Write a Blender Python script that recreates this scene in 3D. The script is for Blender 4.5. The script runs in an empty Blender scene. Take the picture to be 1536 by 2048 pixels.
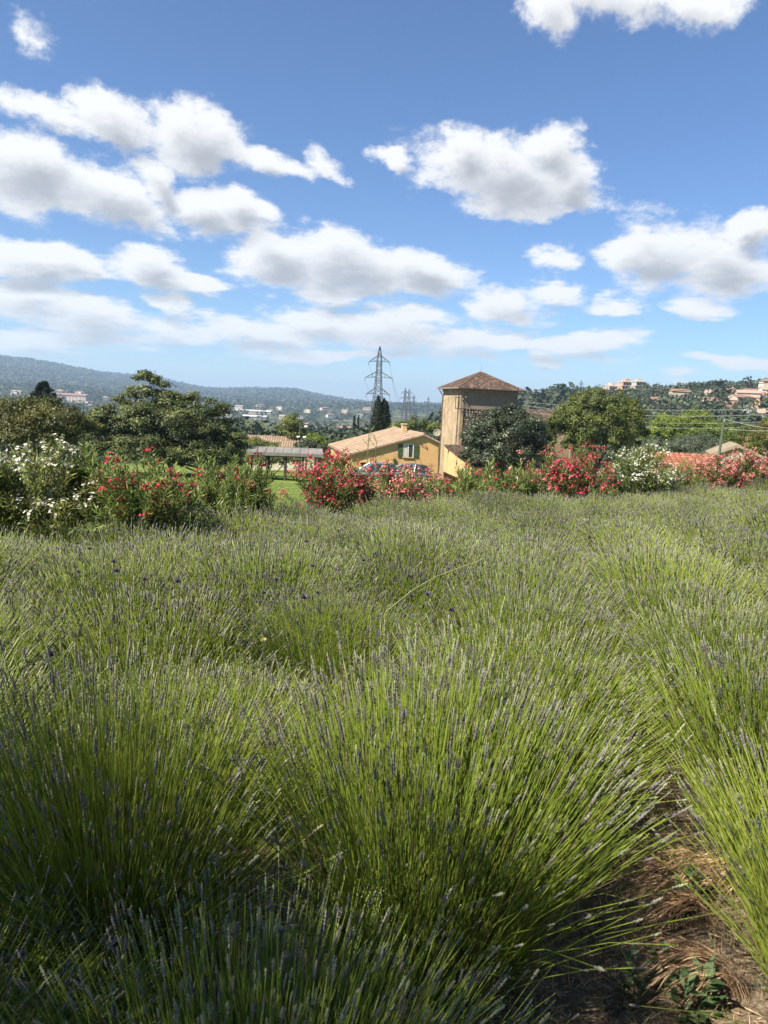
import bpy, bmesh, math, random
import numpy as np
from mathutils import Matrix, Vector, Euler

R = math.radians
SC = bpy.context.scene
COL = SC.collection
PI = math.pi

# ------------------------------------------------------------------ camera
F = 1450.0                       # focal length in photo pixels (photo 1536 x 2048)
CAMZ = 1.65
PITCH, ROLL = R(8.6), R(2.6)
cam = bpy.data.cameras.new('camera')
cam.sensor_fit = 'VERTICAL'; cam.sensor_height = 34.6; cam.sensor_width = 25.95
cam.lens = F / 2048 * 34.6
cam.clip_start = 0.05; cam.clip_end = 20000
cam.dof.use_dof = True; cam.dof.focus_distance = 9.0; cam.dof.aperture_fstop = 8.0
camo = bpy.data.objects.new('camera', cam); COL.objects.link(camo)
CM = Matrix.Rotation(PI / 2 - PITCH, 4, 'X') @ Matrix.Rotation(ROLL, 4, 'Z')
camo.matrix_world = Matrix.Translation((0, 0, CAMZ)) @ CM
SC.camera = camo
CR = CM.to_3x3()

def ray(px, py):
    return (CR @ Vector((px - 768, 1024 - py, -F))).normalized()

def at(px, py, Y):
    d = ray(px, py); k = Y / d.y
    return Vector((d.x * k, Y, CAMZ + d.z * k))

def azel(px, py):
    d = ray(px, py)
    return math.atan2(d.x, d.y), math.asin(d.z)

# ------------------------------------------------------------------ render, exposure
SC.render.engine = 'CYCLES'
cy = SC.cycles
cy.use_denoising = True
try:
    cy.denoiser = 'OPENIMAGEDENOISE'; cy.denoising_input_passes = 'RGB_ALBEDO_NORMAL'
except Exception:
    pass
cy.max_bounces = 6; cy.diffuse_bounces = 3; cy.glossy_bounces = 2
cy.transmission_bounces = 4; cy.transparent_max_bounces = 6; cy.volume_bounces = 0
cy.caustics_reflective = False; cy.caustics_refractive = False
cy.use_adaptive_sampling = True; cy.adaptive_threshold = 0.012
SC.view_settings.view_transform = 'Standard'; SC.view_settings.look = 'None'
SC.view_settings.gamma = 1.0; SC.view_settings.use_curve_mapping = False
SC.view_settings.exposure = 1.35

# ------------------------------------------------------------------ sun
SUN_EL = R(47)
SUN_ANG = R(-145)               # plan angle (from +X) of the direction towards the sun
sdir = Vector((math.cos(SUN_ANG) * math.cos(SUN_EL), math.sin(SUN_ANG) * math.cos(SUN_EL), math.sin(SUN_EL)))
sl = bpy.data.lights.new('sun', 'SUN'); sl.energy = 5.0; sl.angle = R(0.53); sl.color = (1.0, 0.93, 0.80)
so = bpy.data.objects.new('sun', sl); COL.objects.link(so)
so.rotation_euler = sdir.to_track_quat('Z', 'Y').to_euler()
so.location = (-20, -10, 40)

# ------------------------------------------------------------------ node helpers
def N(nt, t, **k):
    n = nt.nodes.new(t)
    for a, v in k.items():
        setattr(n, a, v)
    return n

def L(nt, a, b):
    nt.links.new(a, b)

def math_n(nt, op, a, b=None, c=None, clamp=False):
    n = N(nt, 'ShaderNodeMath', operation=op); n.use_clamp = clamp
    for i, v in enumerate((a, b, c)):
        if v is None: continue
        if isinstance(v, (int, float)): n.inputs[i].default_value = v
        else: L(nt, v, n.inputs[i])
    return n.outputs[0]

def vmath(nt, op, a, b=None, out=0):
    n = N(nt, 'ShaderNodeVectorMath', operation=op)
    for i, v in enumerate((a, b)):
        if v is None: continue
        if isinstance(v, (tuple, list)): n.inputs[i].default_value = v
        else: L(nt, v, n.inputs[i])
    return n.outputs[out]

def sstep(nt, v, a, b):
    n = N(nt, 'ShaderNodeMapRange', interpolation_type='SMOOTHSTEP'); n.clamp = True
    n.inputs['From Min'].default_value = a; n.inputs['From Max'].default_value = b
    L(nt, v, n.inputs['Value'])
    return n.outputs[0]

def mixc(nt, f, a, b, blend='MIX'):
    n = N(nt, 'ShaderNodeMix', data_type='RGBA', blend_type=blend)
    for i, v in ((0, f), (6, a), (7, b)):
        if isinstance(v, (int, float)): n.inputs[i].default_value = v
        elif isinstance(v, (tuple, list)): n.inputs[i].default_value = (*v[:3], 1)
        else: L(nt, v, n.inputs[i])
    return n.outputs[2]

# ------------------------------------------------------------------ world: sky with fair-weather clouds
W = bpy.data.worlds.new('World'); SC.world = W; W.use_nodes = True
nt = W.node_tree; nt.nodes.clear()
sky = N(nt, 'ShaderNodeTexSky', sky_type='NISHITA'); sky.sun_disc = False
sky.sun_elevation = SUN_EL
sky.sun_rotation = math.atan2(sdir.x, sdir.y)
sky.altitude = 100; sky.air_density = 1.0; sky.dust_density = 0.0; sky.ozone_density = 5.0
bg_sky = N(nt, 'ShaderNodeBackground'); bg_sky.inputs[1].default_value = 0.054
L(nt, mixc(nt, 1.0, sky.outputs[0], (0.83, 0.95, 1.10), 'MULTIPLY'), bg_sky.inputs[0])

# clouds as directions on the sky: photo x, y, half length, half height, tilt
CL = [(90,222,110,34,12,.18),(235,245,95,46,22),(395,285,125,55,16),(540,325,95,26,14),(655,325,55,22,48,.3),
      (60,345,160,66,12),(215,395,150,52,16),(320,365,60,34,55),(420,425,120,36,10),(490,410,55,26,20),
      (60,515,120,38,3),(160,530,75,24,8),(300,535,80,38,10),(385,562,85,20,14),
      (545,510,85,52,6),(690,525,150,60,5),(850,542,95,42,12),(690,588,80,20,0),
      (1000,355,175,62,8),(930,305,60,42,-20),(1105,300,62,52,10),(1150,360,55,52,20),(1070,420,70,22,0),
      (790,322,46,18,6,.15),
      (1300,510,95,62,4),(1440,525,130,66,4),(1505,450,60,24,-12),(1400,612,68,26,6),
      (1098,522,56,22,0,.25),(1240,0,220,50,4,.2),(1090,20,90,50,24,.25),(1400,0,100,44,0,.2),
      (40,600,100,44,6),(180,640,160,40,10),(330,610,60,24,18),(80,680,170,20,2),(330,660,110,26,10),
      (500,665,130,32,6),(640,640,100,34,6),(790,655,130,44,4),(920,680,150,32,4),(1100,685,165,24,2),
      (1020,610,100,34,2),(1110,590,62,24,4),(1235,612,70,24,4,.2),(700,706,180,14,1),
      (1098,718,32,14,0),(1345,752,42,15,6),(1470,728,90,13,6),(70,60,70,34,62,.62),(1240,790,60,10,0)]
ell = []
for (x, y, a, b, t, *wsp) in CL:
    c = Vector(azel(x, y)); ct, st = math.cos(R(t)), math.sin(R(t))
    v1 = Vector(azel(x + 10 * ct, y + 10 * st)) - c
    v2 = Vector(azel(x + 10 * st, y - 10 * ct)) - c
    if not wsp and y > 590: wsp = [.14]
    ell.append((c.x, c.y, v1.length * a / 10, v2.length * b / 10, math.atan2(v1.y, v1.x), wsp[0] if wsp else 0.0))
rc = random.Random(5)
for i in range(20):                    # the same kind of sky all the way round
    a_ = rc.uniform(0.62, 2 * PI - 0.62); e_ = rc.uniform(0.06, 0.75)
    ell.append((a_ if a_ < PI else a_ - 2 * PI, e_, rc.uniform(.09, .22), rc.uniform(.022, .06) * (0.5 + e_), rc.uniform(-.15, .1), 0.0))

tc = N(nt, 'ShaderNodeTexCoord')
dirn = vmath(nt, 'NORMALIZE', tc.outputs['Generated'])
sep = N(nt, 'ShaderNodeSeparateXYZ'); L(nt, dirn, sep.inputs[0])
az = math_n(nt, 'ARCTAN2', sep.outputs[0], sep.outputs[1])
el = math_n(nt, 'ARCSINE', sep.outputs[2])
cmb = N(nt, 'ShaderNodeCombineXYZ'); L(nt, az, cmb.inputs[0]); L(nt, el, cmb.inputs[1])

def flat(p):                           # noise space: clouds flatten towards the horizon
    s = N(nt, 'ShaderNodeSeparateXYZ'); L(nt, p, s.inputs[0])
    g = math_n(nt, 'MULTIPLY', math_n(nt, 'LOGARITHM', math_n(nt, 'ADD', math_n(nt, 'MAXIMUM', s.outputs[1], -0.02), 0.10), math.e), 0.62)
    c = N(nt, 'ShaderNodeCombineXYZ'); L(nt, s.outputs[0], c.inputs[0]); L(nt, g, c.inputs[1]); c.inputs[2].default_value = 3.7
    return c.outputs[0]

def noise(p, scale, detail, rough, lac=2.0):
    n = N(nt, 'ShaderNodeTexNoise', noise_dimensions='3D')
    n.inputs['Scale'].default_value = scale; n.inputs['Detail'].default_value = detail
    n.inputs['Roughness'].default_value = rough; n.inputs['Lacunarity'].default_value = lac
    L(nt, p, n.inputs['Vector'])
    return n

def density(p):
    q = flat(p)
    w = noise(q, 8.5, 4, 0.6)
    off = vmath(nt, 'MULTIPLY', vmath(nt, 'SUBTRACT', w.outputs['Color'], (.5, .5, .5)), (0.085, 0.060, 0))
    pw = vmath(nt, 'ADD', p, off)
    sp_ = N(nt, 'ShaderNodeSeparateXYZ'); L(nt, pw, sp_.inputs[0])
    fx, fy = sp_.outputs[0], sp_.outputs[1]
    f1_ = N(nt, 'ShaderNodeCombineXYZ'); f2_ = N(nt, 'ShaderNodeCombineXYZ')
    L(nt, math_n(nt, 'MULTIPLY', fx, fx), f1_.inputs[0]); L(nt, math_n(nt, 'MULTIPLY', fy, fy), f1_.inputs[1]); L(nt, math_n(nt, 'MULTIPLY', fx, fy), f1_.inputs[2])
    L(nt, fx, f2_.inputs[0]); L(nt, fy, f2_.inputs[1]); f2_.inputs[2].default_value = 1.0
    A_, B_ = f1_.outputs[0], f2_.outputs[0]
    acc = None
    for k_, (cx, cyy, r1, r2, th, wsp) in enumerate(ell):          # squared elliptical distance as a quadratic form
        c_, s_ = math.cos(th), math.sin(th); ia, ib = 1 / (r1 * 1.22) ** 2, 1 / (r2 * 1.28) ** 2
        qxx = c_ * c_ * ia + s_ * s_ * ib; qyy = s_ * s_ * ia + c_ * c_ * ib; qxy = 2 * c_ * s_ * (ia - ib)
        lx, ly = -2 * qxx * cx - qxy * cyy, -2 * qyy * cyy - qxy * cx
        q0 = qxx * cx * cx + qyy * cyy * cyy + qxy * cx * cyy + wsp
        d2 = math_n(nt, 'ADD', vmath(nt, 'DOT_PRODUCT', A_, (qxx, qyy, qxy), out=1), vmath(nt, 'DOT_PRODUCT', B_, (lx, ly, q0), out=1))
        acc = d2 if acc is None else math_n(nt, 'SMOOTH_MIN', acc, d2, 0.3)
        if k_ % 6 == 5: A_ = vmath(nt, 'MINIMUM', A_, math_n(nt, 'ADD', acc, 50.0))     # keeps the long chain in order
    acc = math_n(nt, 'SQRT', math_n(nt, 'MAXIMUM', acc, 0.0))
    body = math_n(nt, 'MAXIMUM', math_n(nt, 'SUBTRACT', 1.0, acc), -1.2)
    f1 = noise(q, 15, 9, 0.70)
    nz_ = math_n(nt, 'SUBTRACT', f1.outputs[0], 0.5)
    return math_n(nt, 'MULTIPLY_ADD', nz_, 1.9, body), body, nz_

d0, b0_, n0_ = density(cmb.outputs[0])
_, b1_, n1_ = density(vmath(nt, 'ADD', cmb.outputs[0], (-0.012, 0.020, 0)))
alpha = sstep(nt, d0, -0.10, 0.42)
shade = sstep(nt, math_n(nt, 'MULTIPLY_ADD', n1_, 0.95, b1_), 0.10, 0.95)
ccol = mixc(nt, shade, (1.04, 1.04, 1.04), (0.50, 0.52, 0.56))
bg_cl = N(nt, 'ShaderNodeBackground'); bg_cl.inputs[1].default_value = 0.40
L(nt, ccol, bg_cl.inputs[0])
mx = N(nt, 'ShaderNodeMixShader')
lowfade = sstep(nt, el, 0.0, 0.10)
L(nt, math_n(nt, 'MULTIPLY', math_n(nt, 'MULTIPLY', alpha, 0.96), math_n(nt, 'ADD', math_n(nt, 'MULTIPLY', lowfade, 0.25), 0.75)), mx.inputs[0])
L(nt, bg_sky.outputs[0], mx.inputs[1]); L(nt, bg_cl.outputs[0], mx.inputs[2])
wo = N(nt, 'ShaderNodeOutputWorld'); L(nt, mx.outputs[0], wo.inputs[0])
W.cycles.sampling_method = 'MANUAL'; W.cycles.sample_map_resolution = 512

# ------------------------------------------------------------------ terrain height
def sm(a, b, x):
    t = np.clip((x - a) / (b - a), 0, 1); return t * t * (3 - 2 * t)

def vnoise(x, y, s):
    """cheap smooth value noise, -1..1"""
    x = np.asarray(x, float) / s; y = np.asarray(y, float) / s
    xi = np.floor(x); yi = np.floor(y); fx = x - xi; fy = y - yi
    fx = fx * fx * (3 - 2 * fx); fy = fy * fy * (3 - 2 * fy)
    def h(a, b):
        v = np.sin(a * 127.1 + b * 311.7) * 43758.5453
        return (v - np.floor(v)) * 2 - 1
    return (h(xi, yi) * (1 - fx) + h(xi + 1, yi) * fx) * (1 - fy) + (h(xi, yi + 1) * (1 - fx) + h(xi + 1, yi + 1) * fx) * fy

def prof(pts, dist):
    """skyline points (photo x, y) -> azimuths and heights above camera at a distance"""
    A, H = [], []
    for (x, y) in pts:
        a, e = azel(x, y); A.append(a); H.append(CAMZ + math.tan(e) * dist)
    return np.array(A), np.array(H)

RL, RR = 4300.0, 620.0
LA, LH = prof([(-900,745),(-400,725),(-150,716),(0,716),(60,722),(130,735),(200,748),(270,755),(330,762),(400,778),(440,781),(500,780),(560,780),(590,781),(650,795),(700,802),(745,807),(900,812),(1200,822),(1536,838),(2200,870)], RL)
MA, MH = prof([(-900,772),(0,775),(100,783),(200,792),(330,806),(430,812),(520,815),(640,818),(800,820),(1100,826),(1536,845),(2200,870)], 1900.0)
RA, RH = prof([(600,880),(760,858),(820,838),(870,817),(950,812),(1040,812),(1100,806),(1180,796),(1290,792),(1400,787),(1480,785),(1536,781),(1800,770),(2400,770)], RR)
VR = np.array([0, 20, 75, 200, 400, 800, 2000, 6000, 12000.])
VZ = np.array([0, -1.6, -6.1, -15, -26, -42, -50, -50, -60.])

def T(x, y):
    x = np.asarray(x, float); y = np.asarray(y, float)
    r = np.hypot(x, y); a = np.arctan2(x, np.maximum(y, 1e-6) if False else y)
    base = np.where(y < 85, -0.08 * y, np.interp(r, VR, VZ))
    k = sm(60, 100, r) * (y > 0)
    near = -0.08 * np.clip(y, -400, 90)
    base = near * (1 - k) + np.interp(r, VR, VZ) * k
    cross = 0.05 * x * (1 - sm(20, 60, r)) * (1 - 0.0)
    base = base + cross
    hl = np.interp(a, LA, LH); hm = np.interp(a, MA, MH); hr = np.interp(a, RA, RH)
    z = base + (hm - base) * sm(900, 1900, r) * 0.999
    z = np.maximum(z, z + (hl - z) * sm(2100, RL, r)) if False else z + (hl - z) * sm(2100, RL, r)
    z = z - sm(RL, 7000, r) * 40
    wr = sm(0.00, 0.13, a) * sm(80, RR, r)
    hr2 = hr - sm(RR, 1500, r) * 30
    z = np.where(a > 0, np.maximum(z * (1 - wr) + hr2 * wr, z), z) if False else z * (1 - wr * (1 - sm(900, 2500, r))) + hr2 * wr * (1 - sm(900, 2500, r))
    amp = sm(90, 300, r)
    z = z + amp * (vnoise(x, y, 60) * 1.0 + vnoise(x, y, 170) * 2.0 * sm(300, 900, r) + vnoise(x, y, 420) * 6 * sm(1500, 3500, r))
    z = z + 0.02 * vnoise(x, y, 0.7) * (1 - sm(20, 60, r))
    return z

def Tz(x, y):
    return float(T(np.array([x]), np.array([y]))[0])

def ground_hit(px, py, r0=30, r1=6000):
    d = ray(px, py); h = math.hypot(d.x, d.y)
    rr = np.geomspace(r0, r1, 700)
    x = d.x / h * rr; y = d.y / h * rr; z = CAMZ + d.z / h * rr
    below = np.nonzero(z < T(x, y))[0]
    i = below[0] if len(below) else -1
    return Vector((x[i], y[i], float(T(x[i:i+1] if i >= 0 else x[-1:], y[i:i+1] if i >= 0 else y[-1:])[0])))

def on_ground(px, Y, py=None):
    """stand on the ground at depth Y in the photo column px"""
    p = at(px, 900 if py is None else py, Y)
    return Vector((p.x, Y, Tz(p.x, Y)))

# ------------------------------------------------------------------ mesh helpers
def make_mesh(name, V, faces, tint=None, smooth=False):
    V = np.asarray(V, np.float32).reshape(-1, 3)
    if isinstance(faces, np.ndarray): faces = [faces]
    faces = [np.asarray(f, np.int32) for f in faces if len(f)]
    me = bpy.data.meshes.new(name)
    me.vertices.add(len(V)); me.vertices.foreach_set('co', V.ravel())
    nl = sum(f.size for f in faces); npoly = sum(len(f) for f in faces)
    me.loops.add(nl); me.polygons.add(npoly)
    me.loops.foreach_set('vertex_index', np.concatenate([f.ravel() for f in faces]))
    st = []; o = 0
    for f in faces:
        st.append(o + np.arange(len(f), dtype=np.int32) * f.shape[1]); o += f.size
    me.polygons.foreach_set('loop_start', np.concatenate(st).astype(np.int32))
    me.update(calc_edges=True)
    if smooth: me.polygons.foreach_set('use_smooth', np.ones(npoly, bool))
    if tint is not None:
        at_ = me.attributes.new('tint', 'FLOAT', 'POINT'); at_.data.foreach_set('value', np.asarray(tint, np.float32))
    return me

def link(name, me, mat, parent=None, loc=None, kind=None, label=None):
    o = bpy.data.objects.new(name, me); COL.objects.link(o)
    if mat is not None and me is not None and not me.materials:
        for m in (mat if isinstance(mat, (list, tuple)) else [mat]): me.materials.append(m)
    if parent is not None: o.parent = parent
    if loc is not None: o.location = loc
    if kind: o['kind'] = kind
    if label: o['label'] = label
    return o

def thing(name, label, cat, loc=(0, 0, 0), rotz=0.0, group=None):
    o = bpy.data.objects.new(name, None); COL.objects.link(o); o.empty_display_size = 0.3
    o.location = loc; o.rotation_euler = (0, 0, rotz); o['label'] = label; o['category'] = cat
    if group: o['group'] = group
    return o

def tag(o, label, cat, group=None):
    o['label'] = label; o['category'] = cat
    if group: o['group'] = group
    return o

def copy_tree(o, parent=None):
    c = o.copy(); COL.objects.link(c)
    if parent is not None:
        c.parent = parent; c.matrix_parent_inverse = o.matrix_parent_inverse
    for ch in list(o.children): copy_tree(ch, c)
    return c

class MB:
    """collects boxes, prisms, bars; builds ONE mesh"""
    def __init__(s): s.v = []; s.f = []
    def add(s, V, Fs):
        b = len(s.v); s.v += [tuple(p) for p in V]; s.f += [tuple(i + b for i in f) for f in Fs]; return s
    def box(s, x0, x1, y0, y1, z0, z1):
        return s.add([(x0,y0,z0),(x1,y0,z0),(x1,y1,z0),(x0,y1,z0),(x0,y0,z1),(x1,y0,z1),(x1,y1,z1),(x0,y1,z1)],
                     [(0,3,2,1),(4,5,6,7),(0,1,5,4),(1,2,6,5),(2,3,7,6),(3,0,4,7)])
    def prism(s, poly, y0, y1):          # outline in x,z ; extruded along y
        n = len(poly)
        V = [(x, y0, z) for x, z in poly] + [(x, y1, z) for x, z in poly]
        return s.add(V, [tuple(range(n)), tuple(range(2*n-1, n-1, -1))] + [(i, i+n, (i+1)%n+n, (i+1)%n) for i in range(n)])
    def prismx(s, poly, x0, x1):         # outline in y,z ; extruded along x
        n = len(poly)
        V = [(x0, y, z) for y, z in poly] + [(x1, y, z) for y, z in poly]
        return s.add(V, [tuple(range(n-1, -1, -1)), tuple(range(n, 2*n))] + [(i, (i+1)%n, (i+1)%n+n, i+n) for i in range(n)])
    def bar(s, a, b, r, n=4, r2=None):
        a = Vector(a); b = Vector(b); d = (b - a)
        if d.length < 1e-6: return s
        d.normalize(); u = d.orthogonal().normalized(); w = d.cross(u); r2 = r if r2 is None else r2
        V = [a + (u*math.cos(t)+w*math.sin(t))*r for t in [2*PI*i/n+PI/4 for i in range(n)]] + \
            [b + (u*math.cos(t)+w*math.sin(t))*r2 for t in [2*PI*i/n+PI/4 for i in range(n)]]
        return s.add(V, [tuple(range(n-1,-1,-1)), tuple(range(n, 2*n))] + [(i, (i+1)%n, (i+1)%n+n, i+n) for i in range(n)])
    def path(s, pts, r, n=6):
        for a, b in zip(pts[:-1], pts[1:]): s.bar(a, b, r, n)
        return s
    def quad(s, *p): return s.add(p, [tuple(range(len(p)))])
    def mesh(s, name):
        me = bpy.data.meshes.new(name); me.from_pydata(s.v, [], s.f); me.update(); return me
    def build(s, name, mat, parent=None, loc=None, bevel=0, kind=None, label=None, smooth=False):
        o = link(name, s.mesh(name), mat, parent, loc, kind, label)
        if smooth:
            for p in o.data.polygons: p.use_smooth = True
        if bevel:
            m = o.modifiers.new('bevel', 'BEVEL'); m.width = bevel; m.segments = 2; m.limit_method = 'ANGLE'
        return o

def tubes(P, Rad, sides):
    """P (n,k,3) paths, Rad (n,k) -> verts, quads"""
    n, k, _ = P.shape
    t = P[:, -1] - P[:, 0]; t /= np.linalg.norm(t, axis=1, keepdims=True) + 1e-9
    ref = np.where(np.abs(t[:, 2:3]) > 0.9, np.array([[1., 0, 0]]), np.array([[0, 0, 1.]]))
    u = np.cross(t, ref); u /= np.linalg.norm(u, axis=1, keepdims=True) + 1e-9
    w = np.cross(t, u)
    ang = 2 * PI * np.arange(sides) / sides
    ring = np.cos(ang)[None, :, None] * u[:, None, :] + np.sin(ang)[None, :, None] * w[:, None, :]
    V = P[:, :, None, :] + ring[:, None, :, :] * Rad[:, :, None, None]
    base = (np.arange(n) * k * sides)[:, None, None]
    i = np.arange(k - 1)[None, :, None] * sides; j = np.arange(sides)[None, None, :]; j2 = (j + 1) % sides
    Q = np.stack([base + i + j, base + i + j2, base + i + sides + j2, base + i + sides + j], -1).reshape(-1, 4)
    return V.reshape(-1, 3), Q

def unit(v): return v / (np.linalg.norm(v, axis=-1, keepdims=True) + 1e-9)

def leaves(B, D, S, Ln, Wd, bend=0.0):
    """pointed leaves: base, two shoulders, tip; one quad each"""
    D = unit(D); S = unit(S - (S * D).sum(-1, keepdims=True) * D); Nn = np.cross(D, S)
    Ln = np.asarray(Ln)[:, None]; Wd = np.asarray(Wd)[:, None]
    mid = B + D * Ln * 0.45 + Nn * Ln * bend
    V = np.stack([B, mid + S * Wd * .5, B + D * Ln, mid - S * Wd * .5], 1)
    return V.reshape(-1, 3), np.arange(len(B) * 4).reshape(-1, 4)

def randdir(rng, n): return unit(rng.normal(size=(n, 3)))

# ------------------------------------------------------------------ materials
MATS = {}
def new_mat(name):
    m = bpy.data.materials.new(name); m.use_nodes = True; t = m.node_tree; t.nodes.clear(); MATS[name] = m
    return m, t, N(t, 'ShaderNodeOutputMaterial')

def pmat(name, cols, scale=4.0, rough=0.8, bump=0.0, bscale=None, metal=0.0, detail=6, spec=0.3, streak=None, grime=None):
    """plain surface: noise-mixed colours, fine relief"""
    m, t, o = new_mat(name)
    b = N(t, 'ShaderNodeBsdfPrincipled'); b.inputs['Roughness'].default_value = rough
    b.inputs['Metallic'].default_value = metal; b.inputs['Specular IOR Level'].default_value = spec
    tcn = N(t, 'ShaderNodeTexCoord'); vec = tcn.outputs['Object']
    if streak:
        mp = N(t, 'ShaderNodeMapping'); mp.inputs['Scale'].default_value = streak; L(t, vec, mp.inputs[0]); vec = mp.outputs[0]
    n = N(t, 'ShaderNodeTexNoise'); n.inputs['Scale'].default_value = scale; n.inputs['Detail'].default_value = detail
    n.inputs['Roughness'].default_value = 0.65; L(t, vec, n.inputs['Vector'])
    r = N(t, 'ShaderNodeValToRGB'); r.color_ramp.elements.remove(r.color_ramp.elements[0])
    k = len(cols)
    for i, c in enumerate(cols):
        e = r.color_ramp.elements[0] if i == 0 else r.color_ramp.elements.new(0.5)
        e.position = 0.30 + 0.40 * i / max(1, k - 1); e.color = (*c, 1)
    L(t, n.outputs[0], r.inputs[0]); col = r.outputs[0]
    if grime:
        g = N(t, 'ShaderNodeTexNoise'); g.inputs['Scale'].default_value = grime[1]; g.inputs['Detail'].default_value = 8; g.inputs['Roughness'].default_value = .7
        mp = N(t, 'ShaderNodeMapping'); mp.inputs['Scale'].default_value = (1, 1, .35); L(t, tcn.outputs['Object'], mp.inputs[0]); L(t, mp.outputs[0], g.inputs['Vector'])
        f = math_n(t, 'MULTIPLY', sstep(t, g.outputs[0], .50, .66), grime[2]); col = mixc(t, f, col, grime[0])
    L(t, col, b.inputs['Base Color'])
    if bump:
        n2 = N(t, 'ShaderNodeTexNoise'); n2.inputs['Scale'].default_value = bscale or scale * 3; n2.inputs['Detail'].default_value = 5
        L(t, tcn.outputs['Object'], n2.inputs['Vector'])
        bp = N(t, 'ShaderNodeBump'); bp.inputs['Strength'].default_value = bump; bp.inputs['Distance'].default_value = 0.05
        L(t, n2.outputs[0], bp.inputs['Height']); L(t, bp.outputs[0], b.inputs['Normal'])
    L(t, b.outputs[0], o.inputs[0])
    return m

def leafmat(name, cols, trans=0.3, rough=0.5, tcol=None, spec=0.35, objvar=0.15, patch=None):
    """leaf colour by the leaf's own tint, some light passing through"""
    m, t, o = new_mat(name)
    a = N(t, 'ShaderNodeAttribute'); a.attribute_name = 'tint'
    r = N(t, 'ShaderNodeValToRGB')
    k = len(cols); els = r.color_ramp.elements
    els[0].position = 0; els[0].color = (*cols[0], 1); els[1].position = 1; els[1].color = (*cols[-1], 1)
    for i in range(1, k - 1):
        e = els.new(i / (k - 1)); e.color = (*cols[i], 1)
    oi = N(t, 'ShaderNodeObjectInfo')
    f = math_n(t, 'ADD', a.outputs['Fac'], math_n(t, 'MULTIPLY', math_n(t, 'SUBTRACT', oi.outputs['Random'], 0.5), objvar))
    if patch:
        g = N(t, 'ShaderNodeNewGeometry'); n = N(t, 'ShaderNodeTexNoise'); n.inputs['Scale'].default_value = patch[0]; n.inputs['Detail'].default_value = 3
        L(t, g.outputs['Position'], n.inputs['Vector'])
        f = math_n(t, 'ADD', f, math_n(t, 'MULTIPLY', math_n(t, 'SUBTRACT', n.outputs[0], 0.5), patch[1]))
    L(t, f, r.inputs[0])
    b = N(t, 'ShaderNodeBsdfPrincipled'); b.inputs['Roughness'].default_value = rough; b.inputs['Specular IOR Level'].default_value = spec
    L(t, r.outputs[0], b.inputs['Base Color'])
    tr = N(t, 'ShaderNodeBsdfTranslucent')
    if tcol: L(t, mixc(t, 1.0, r.outputs[0], tcol, 'MULTIPLY'), tr.inputs[0])
    else: L(t, r.outputs[0], tr.inputs[0])
    mx_ = N(t, 'ShaderNodeMixShader'); mx_.inputs[0].default_value = trans
    L(t, b.outputs[0], mx_.inputs[1]); L(t, tr.outputs[0], mx_.inputs[2]); L(t, mx_.outputs[0], o.inputs[0])
    return m

# ------------------------------------------------------------------ ground
def ground_material():
    m, t, o = new_mat('ground')
    b = N(t, 'ShaderNodeBsdfPrincipled'); b.inputs['Roughness'].default_value = 0.95; b.inputs['Specular IOR Level'].default_value = 0.1
    g = N(t, 'ShaderNodeNewGeometry'); pos = g.outputs['Position']
    def nz(s, d=6, r=.65):
        n = N(t, 'ShaderNodeTexNoise'); n.inputs['Scale'].default_value = s; n.inputs['Detail'].default_value = d; n.inputs['Roughness'].default_value = r
        L(t, pos, n.inputs['Vector']); return n.outputs[0]
    soil = mixc(t, sstep(t, nz(9), .35, .7), (.075, .052, .036), (.19, .14, .095))
    soil = mixc(t, sstep(t, nz(55, 4), .48, .7), soil, (.30, .24, .16))
    lawn = mixc(t, sstep(t, nz(.35), .35, .68), (.075, .135, .022), (.16, .19, .045))
    lawn = mixc(t, sstep(t, nz(3.5, 4), .5, .75), lawn, (.20, .20, .07))
    wood = mixc(t, sstep(t, nz(.025, 7, .7), .40, .62), (.025, .042, .020), (.075, .085, .040))
    dry = mixc(t, sstep(t, nz(.012, 5), .50, .68), wood, (.19, .165, .10))
    al = N(t, 'ShaderNodeAttribute'); al.attribute_name = 'lawn'
    aw = N(t, 'ShaderNodeAttribute'); aw.attribute_name = 'far'
    av = N(t, 'ShaderNodeAttribute'); av.attribute_name = 'wood'
    c = mixc(t, al.outputs['Fac'], soil, lawn)
    c = mixc(t, aw.outputs['Fac'], c, mixc(t, av.outputs['Fac'], dry, wood))
    L(t, c, b.inputs['Base Color'])
    bp = N(t, 'ShaderNodeBump'); bp.inputs['Strength'].default_value = 0.7; bp.inputs['Distance'].default_value = 0.03
    L(t, nz(40, 5), bp.inputs['Height']); L(t, bp.outputs[0], b.inputs['Normal'])
    L(t, b.outputs[0], o.inputs[0])
    return m

# oleander row: left end near, right end far
OL0, OL1, OL2 = (-5.2, 9.7), (0.5, 16.4), (12.5, 24.0)
def ol_y(x):
    return np.interp(x, [-40, OL0[0], OL1[0], OL2[0], 60], [OL0[1] - 10, OL0[1], OL1[1], OL2[1], OL2[1] + 18])

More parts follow.
